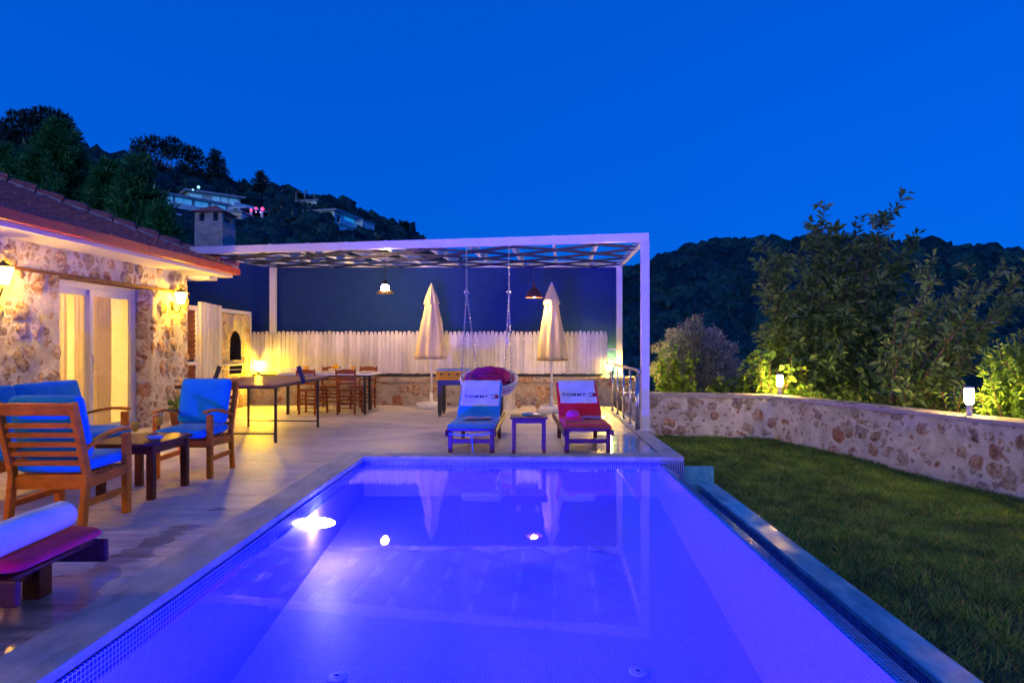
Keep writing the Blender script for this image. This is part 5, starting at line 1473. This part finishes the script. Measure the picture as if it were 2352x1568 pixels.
def conifer(label, x, y, z0, h, rad, n, cat='conifer', mat='leafcon', up=.55, ln=.30, group='feathery conifers behind the house', name='conifer_tree', dens=26, top_pow=.85, nw=.22):
    base = np.array([x, y, z0])
    t = thing(name, label, cat, tuple(base), 0, group)
    b = MB(tuple(base)); b.tube([(x, y, z0), (x + .1, y, z0 + h * .5), (x, y, z0 + h * .97)], [.03 * h * .6, .02 * h * .5, .01], 8); b.build('trunk', M['bark'], t)
    P = []; D = []
    b = MB(tuple(base))
    for k in range(n):
        f = .06 + .94 * (k + rng.random()) / n
        a = rng.random() * 2 * PI; R_ = rad * (1 - f) ** top_pow * (.45 + .75 * rng.random()) + .15
        s_ = np.array([x, y, z0 + h * f * .97])
        e = s_ + np.array([math.cos(a) * R_, math.sin(a) * R_, up * R_ * (.7 + .5 * rng.random())])
        PT_ = path(s_, e, (0, 0, -.12 * R_), 6); limb_mesh(b, PT_, .02 + .012 * R_, .004, 4)
        m_ = int(dens * (R_ + .3)); tt = rng.random(m_) ** .8
        PT_ = np.array(PT_); idx = tt * 4.999; i0 = idx.astype(int); fr = (idx - i0)[:, None]
        p = PT_[i0] * (1 - fr) + PT_[i0 + 1] * fr
        dd = norm(PT_[-1] - PT_[0])[None] * .8 + rng.normal(size=(m_, 3)) * .55 + np.array([0, 0, .25])
        P.append(p + rng.normal(size=(m_, 3)) * .10 * (R_ * .35 + .2)); D.append(dd)
    b.build('branches', M['bark'], t)
    P = np.concatenate(P); D = np.concatenate(D)
    Q = leaves(P, D, ln * (.5 + .8 * rng.random(len(P))), nw, .3)
    tri_mesh('crown', Q, M[mat], t, 4, tuple(base)); return t
def ctree(label, px, ytop, Y, ybase, wpx, n, **k):
    tp = W(px, ytop, Y); bs = W(px, ybase, Y)
    return conifer(label, tp[0], Y, bs[2], tp[2] - bs[2], wpx / FPX * Y, n, **k)
ctree('tallest feathery green conifer behind the house roof, at the far left', 135, 275, 21, 700, 150, 420, dens=120, ln=.26, nw=.13)
ctree('feathery conifer behind the roof, second from the left', 252, 368, 20, 720, 95, 300, dens=120, ln=.25, nw=.13)
ctree('feathery conifer behind the roof, third from the left', 318, 358, 19, 720, 105, 300, dens=120, ln=.25, nw=.13)
ctree('smallest feathery conifer, nearest the block chimney', 372, 480, 17.5, 730, 70, 220, dens=120, ln=.22, nw=.13)
ctree('dark feathery conifer at the left edge behind the roof', 10, 330, 24, 700, 150, 360, dens=120, ln=.26, nw=.13)

def clump_tree(name, label, px, ytop, Y, ybase, clumps, cr, mat='leafpine', ln=.9, per=170, group=None, cat='tree', trunk=.3):
    """clumps: list of (px, py, radius px) foliage masses carried by limbs."""
    bs = W(px, ybase, Y)
    t = thing(name, label, cat, tuple(bs), 0, group)
    b = MB(tuple(bs)); tp = W(px, ytop, Y); fork = bs + (tp - bs) * .45
    limb_mesh(b, path(bs, fork, (0, 0, 0), 5, .02), trunk, trunk * .7, 7)
    b.build('trunk', M['bark'], t)
    b = MB(tuple(bs)); Q = []
    for (cx, cy, r) in clumps:
        c = W(cx, cy, Y + rng.normal() * cr); rr = r / FPX * Y
        limb_mesh(b, path(fork, c, (0, 0, -.4), 6, .05), trunk * .4, .05, 5)
        n = int(1.7 * per * max(.4, (r / 18)))
        u = norm(rng.normal(size=(n, 3))); rad = rr * rng.random(n)[:, None] ** .4
        rad = rad * (1 + .25 * np.sin(u[:, :1] * 9 + cx) * np.cos(u[:, 1:2] * 7 + cy))
        p = c + u * rad * np.array([1.15, 1.15, .72])
        Q.append(leaves(p, u + rng.normal(size=(n, 3)) * .6 + np.array([0, 0, .3]), ln * (.5 + .8 * rng.random(n)), .30, .3))
    b.build('limbs', M['bark'], t)
    tri_mesh('crown', np.concatenate(Q), M[mat], t, 4, tuple(bs)); return t
clump_tree('pine_tree', 'broad dark umbrella pine on the hillside skyline with sky showing through', 395, 330, 190, 445,
           [(330, 335, 20), (352, 328, 18), (318, 350, 16), (375, 345, 17), (398, 330, 16), (392, 352, 15), (420, 350, 18), (445, 352, 16), (452, 370, 14), (430, 385, 20), (440, 405, 20), (350, 372, 18), (370, 395, 20), (340, 398, 20), (400, 412, 20), (445, 425, 18), (320, 415, 18), (365, 420, 20)], 1.5, per=190, ln=1.3, group='dark pines on the hillside')
clump_tree('pine_tree', 'dark pointed pine on the skyline right of the umbrella pine', 495, 348, 190, 450,
           [(494, 352, 7), (496, 362, 10), (488, 372, 12), (504, 376, 12), (495, 385, 14), (484, 395, 15), (506, 398, 15), (494, 410, 18), (512, 415, 14), (482, 418, 16), (500, 430, 18)], .8, per=170, ln=1.2, group='dark pines on the hillside')
clump_tree('pine_tree', 'dark small pine on the skyline above the red lanterns', 600, 398, 190, 470,
           [(598, 402, 6), (602, 412, 9), (592, 420, 12), (608, 424, 12), (600, 434, 14), (614, 440, 14), (588, 440, 14), (602, 452, 16)], .8, per=170, ln=1.2, group='dark pines on the hillside')
clump_tree('pine_tree', 'big dark pine crown on the skyline at the far left', 80, 262, 150, 400,
           [(45, 272, 18), (70, 268, 14), (98, 262, 17), (125, 268, 20), (145, 280, 18), (30, 290, 22), (65, 292, 24), (105, 290, 24), (140, 305, 22), (165, 315, 18), (10, 300, 20), (60, 320, 28), (110, 325, 28), (160, 340, 24), (0, 330, 24)], 2.0, per=170, ln=1.2, group='dark pines on the hillside')
for px, yt, yb, w_, lb in ((922, 511, 560, 5, 'thin dark cypress standing on the ridge above the pergola beam, left of two'), (932, 513, 562, 6, 'thin dark cypress standing on the ridge above the pergola beam, right of two')):
    ctree(lb, px, yt, 185, yb, w_, 60, mat='leafpine', up=1.6, ln=.9, group='cypresses on the ridge', name='cypress_tree', cat='cypress', dens=30, top_pow=.35)

# scrub and wood masses
def mass(name, fn, count, per, size, ln, mat, label):
    Q = []
    for k in range(count):
        c, s_ = fn(); c = np.array(c)
        r = s_ * (.6 + .8 * rng.random()); n = per
        u = norm(rng.normal(size=(n, 3)) + np.array([0, 0, .25])); p = c + u * r * (.55 + .45 * rng.random(n)[:, None]) * np.array([1, 1, .85])
        Q.append(leaves(p, u + rng.normal(size=(n, 3)) * .5, ln * r * (.6 + .7 * rng.random(n)), .6, .3))
    o = tri_mesh(name, np.concatenate(Q), M[mat], None, 4); o['kind'] = 'stuff'; o['label'] = label
def crowns(name, fn, count, mat, label):
    bm = bmesh.new(); bmesh.ops.create_icosphere(bm, subdivisions=2, radius=1); bm.verts.ensure_lookup_table()
    U = np.array([v.co[:] for v in bm.verts]); F = np.array([[v.index for v in f.verts] for f in bm.faces]); bm.free()
    VV = []; FF = []
    for k in range(count):
        c, r = fn(); ph = rng.random(6) * 6.28
        d = 1 + .22 * np.sin(U[:, 0] * 4.2 + ph[0]) * np.cos(U[:, 1] * 4.7 + ph[1]) + .14 * np.sin(U[:, 2] * 7.5 + ph[2] + U[:, 0] * 5) + .10 * rng.normal(size=len(U))
        VV.append(np.array(c) + U * d[:, None] * r * np.array([.85 + .4 * rng.random(), .9, .7 + .6 * rng.random()])); FF.append(F + k * len(U))
    V_ = np.concatenate(VV); F_ = np.concatenate(FF); me = bpy.data.meshes.new(name)
    me.vertices.add(len(V_)); me.vertices.foreach_set('co', V_.astype(np.float32).ravel())
    me.loops.add(F_.size); me.loops.foreach_set('vertex_index', F_.astype(np.int32).ravel())
    me.polygons.add(len(F_)); me.polygons.foreach_set('loop_start', np.arange(0, F_.size, 3, dtype=np.int32)); me.polygons.foreach_set('loop_total', np.full(len(F_), 3, dtype=np.int32))
    me.polygons.foreach_set('use_smooth', np.ones(len(F_), dtype=bool)); me.materials.append(mat); me.update(calc_edges=True)
    o = bpy.data.objects.new(name, me); C.objects.link(o); o['kind'] = 'stuff'; o['label'] = label
def crown_mat():
    m, t, b = newmat('dark_tree_crowns')
    ge = nd(t, 'ShaderNodeNewGeometry'); f = noise(t, texco(t), 1.1, 5, .75)
    c = ramp(t, ge.outputs['Random Per Island'], [(0, (.004, .050, .066)), (.5, (.010, .085, .095)), (1, (.026, .13, .11))])
    c = mixc(t, 1.0, c, ramp(t, f, [(.35, .35), (.5, 1.0), (.65, 1.9)]), 'MULTIPLY')
    t.links.new(c, b.inputs['Base Color']); b.inputs['Roughness'].default_value = .95; b.inputs['Specular IOR Level'].default_value = .05
    bump(t, b, f, 1.0, 1.2); return m
M['crowns'] = crown_mat()
def lf():
    while True:
        s_ = rng.random() ** .8; px = -350 + 1480 * rng.random(); p = left_hill(px, min(1, .12 + .9 * s_)); py = 790 - (p[2] + 1.2 - H) / p[1] * FPX
        if not any(a - 10 < px < c + 10 and d - 12 < py < e + 14 and p[1] < 170 for a, c, d, e in ((366, 556, 436, 510), (546, 610, 466, 512), (762, 864, 478, 536), (724, 752, 458, 502))): break
    return (p[0], p[1], p[2] + .9), 2.3 + 1.5 * rng.random() ** 2
crowns('hillside_wood', lf, 1500, M['crowns'], 'dark rounded trees covering the left hillside')
mass('hillside_scrub', lf, 900, 110, 1, .26, 'leafpine', 'loose scrub between the trees on the left hillside')
def rf():
    s_ = rng.random(); px = 1250 + 1700 * rng.random(); p = right_hill(px, min(1, .05 + .97 * s_)); return (p[0], p[1], p[2] - 1.6), 2.4 + 3.2 * rng.random() ** 2
crowns('distant_wood', rf, 3600, M['crowns'], 'dark wood covering the right hill')

# ================================================================== FAR HOUSES
def building(label, pL, pR, z0, z1, depth, wins, mat='housewhite', over=.6, group='houses on the hillside', balc=(), roofmat='housegrey'):
    pL = Vector((pL[0], pL[1], 0)); pR = Vector((pR[0], pR[1], 0)); d = (pR - pL); Wd = d.length; d.normalize(); nb = Vector((-d.y, d.x, 0))
    org = (pL.x, pL.y, z0)
    t = thing('hillside_house', label, 'house', org, 0, group)
    def P(u, w_, z): return pL + d * u + nb * w_ + Vector((0, 0, z))
    def bx(b, u0, u1, w0, w1, za, zb):
        b.add([P(u0, w0, za), P(u1, w0, za), P(u1, w1, za), P(u0, w1, za), P(u0, w0, zb), P(u1, w0, zb), P(u1, w1, zb), P(u0, w1, zb)],
              [(0, 3, 2, 1), (4, 5, 6, 7), (0, 1, 5, 4), (1, 2, 6, 5), (2, 3, 7, 6), (3, 0, 4, 7)])
    b = MB(org); bx(b, 0, Wd, 0, depth, z0 - 3, z1); b.build('wall', M[mat], t)
    b = MB(org); bx(b, -over, Wd + over, -over * 1.6, depth + over, z1 + .01, z1 + .45); b.build('roof', M[roofmat], t)
    for (u0, u1, v0, v1, m_) in wins:
        b = MB(org); a0, a1, c0, c1 = u0 * Wd, u1 * Wd, z0 + (z1 - z0) * v0, z0 + (z1 - z0) * v1
        bx(b, a0 - .08, a1 + .08, -.05, -.002, c0 - .08, c1 + .08); wdo = b.build('window', M['housegrey'], t)
        b = MB(org); bx(b, a0, a1, -.09, -.052, c0, c1); b.build('pane', M[m_], wdo)
    for (u0, u1, zc, dp) in balc:
        b = MB(org); bx(b, u0 * Wd, u1 * Wd, -dp, -.1, z0 + (z1 - z0) * zc - .25, z0 + (z1 - z0) * zc); 
        bx(b, u0 * Wd, u1 * Wd, -dp, -dp + .08, z0 + (z1 - z0) * zc + .002, z0 + (z1 - z0) * zc + .95); b.build('balcony', M['housewhite'], t)
    return t
def pos(px, Y): return ((px - 1211) / FPX * Y, Y)
def zz_(py, Y): return H + (790 - py) / FPX * Y
building('long low house on the hillside with a row of pale lit blinds', pos(376, 140), pos(522, 152), zz_(510, 140), zz_(446, 140), 7,
         [(.02, .13, .64, .97, 'curtainglass'), (.17, .29, .64, .97, 'curtainglass'), (.30, .42, .64, .97, 'curtainglass'), (.47, .57, .64, .97, 'curtainglass'), (.58, .68, .64, .97, 'curtainglass'), (.73, .82, .66, .97, 'curtainglass'), (.83, .97, .66, .97, 'curtainglass'),
          (.17, .45, .28, .50, 'houseglass'), (.6, .9, .28, .5, 'houseglass')], 'housegrey', balc=[(.05, 1.0, .58, 1.2), (.1, 1.0, .2, 1.2)])
building('upper white house on the hillside behind the long low one', pos(432, 158), pos(552, 166), zz_(492, 158), zz_(440, 158), 8,
         [(.02, .25, .72, .92, 'curtainglass'), (.45, .6, .66, .95, 'curtainglass'), (.62, .75, .66, .95, 'curtainglass'), (.78, .95, .66, .95, 'curtainglass'), (.70, .92, .42, .58, 'houseglass')], 'housewhite', over=.9, balc=[(.5, 1.0, .36, 1.6)])
building('lower white house part beside the chimney with a dark doorway', pos(509, 150), pos(555, 150), zz_(535, 150), zz_(488, 150), 6,
         [(.0, .95, .55, .88, 'houseglass'), (.22, .4, .02, .4, 'houseglass')], 'housewhite', over=.3, balc=[(.0, 1.0, .5, .8)])
building('modern white villa with blue balcony on the hillside, lit window', pos(768, 150), pos(828, 162), zz_(545, 150), zz_(484, 150), 8,
         [(.08, .2, .62, .9, 'houseglass'), (.35, .80, .66, .92, 'curtainglass'), (.86, .96, .68, .84, 'warmwin'), (.5, .9, .30, .46, 'houseglass')], 'housewhite', over=.5, balc=[(.2, 1.05, .28, 1.4), (.1, 1.05, .6, .8)])
building('plain white cube annex right of the modern villa', pos(833, 158), pos(860, 163), zz_(529, 158), zz_(509, 158), 6, [(.05, .12, .2, .7, 'houseglass')], 'housewhite', over=.1)
building('small pale house near the ridge left of the modern villa', pos(727, 170), pos(745, 174), zz_(485, 170), zz_(462, 170), 6, [(.3, .6, .3, .7, 'houseglass')], 'housewhite', over=.3)
building('tiny pale house low between the trees on the ridge', pos(733, 158), pos(752, 160), zz_(505, 158), zz_(489, 158), 5, [(.5, .8, .3, .7, 'houseglass')], 'housewhite', over=.3)
# terrace with pillars and red lanterns
t = thing('hillside_terrace', 'roof terrace on pillars on the hillside carrying red lanterns', 'terrace', (*pos(576, 158), zz_(515, 158)))
o_ = t.location[:]
b = MB(o_); p = Vector((*pos(548, 156), zz_(477, 156))); q = Vector((*pos(603, 163), zz_(477, 156))); b.beam(p, q, 5, .3); b.beam(p + Vector((0, -2.3, .55)), q + Vector((0, -2.3, .55)), .08, .8); b.build('deck_slab', M['housewhite'], t)
for px in (549, 577, 602):
    a = Vector((*pos(px, 155.5), zz_(477, 156) - .15)); b = MB(o_); b.beam(a - Vector((0, 0, 7)), a, .5, .5); b.build('pillar', M['housewhite'], t)
def orb(px, py, Y, r, mat, name, label, cat, group):
    c = W(px, py, Y); b = MB(tuple(c)); b.lathe([(r * math.sin(PI * k / 8), -r * math.cos(PI * k / 8)) for k in range(9)], tuple(c), 12)
    return tag(b.build(name, M[mat]), label, cat, group)
for px, py, r, lb in ((577, 483, .32, 'left'), (588, 479, .34, 'middle'), (603, 480, .42, 'right')):
    orb(px, py, 154, r, 'redglow', 'paper_lantern', 'glowing red lantern on the hillside terrace, the %s of three' % lb, 'lantern', 'red lanterns on the hillside terrace')
for px, py in ((588, 487), (598, 488)):
    orb(px, py, 154, .16, 'blueglow', 'party_light', 'small violet light under the %s of the red lanterns on the hillside terrace' % ('left pair' if px < 590 else 'right pair'), 'light', 'violet lights')
for px, py, r, lb in ((351, 427, .42, 'round garden globe lamp left of the long low hillside house'), (456, 430, .34, 'round garden globe lamp above the upper hillside house'), (443, 436, .2, 'small garden globe lamp just left of the one above the upper house')):
    orb(px, py, 138 if px < 400 else 154, r, 'whiteglow', 'globe_lamp', lb, 'globe lamp', 'garden globe lamps on the hillside')
# ridge pergola (thin curved canopy)
t = thing('ridge_canopy', 'thin curved canopy on posts on the ridge above the trees', 'canopy', tuple(W(705, 455, 175)))
o_ = t.location[:]
b = MB(o_); b.grid(lambda u, v: tuple(W(672 + 62 * u, 437 + 14 * u * u - 3 * math.sin(u * PI), 172 + 6 * v)), 10, 2); b.build('canopy', M['housegrey'], t)
for px in (680, 700, 722): 
    b = MB(o_); c = W(px, 440, 173); b.tube([tuple(c - np.array([0, 0, 6])), tuple(c)], .12, 5); b.build('post', M['housegrey'], t)
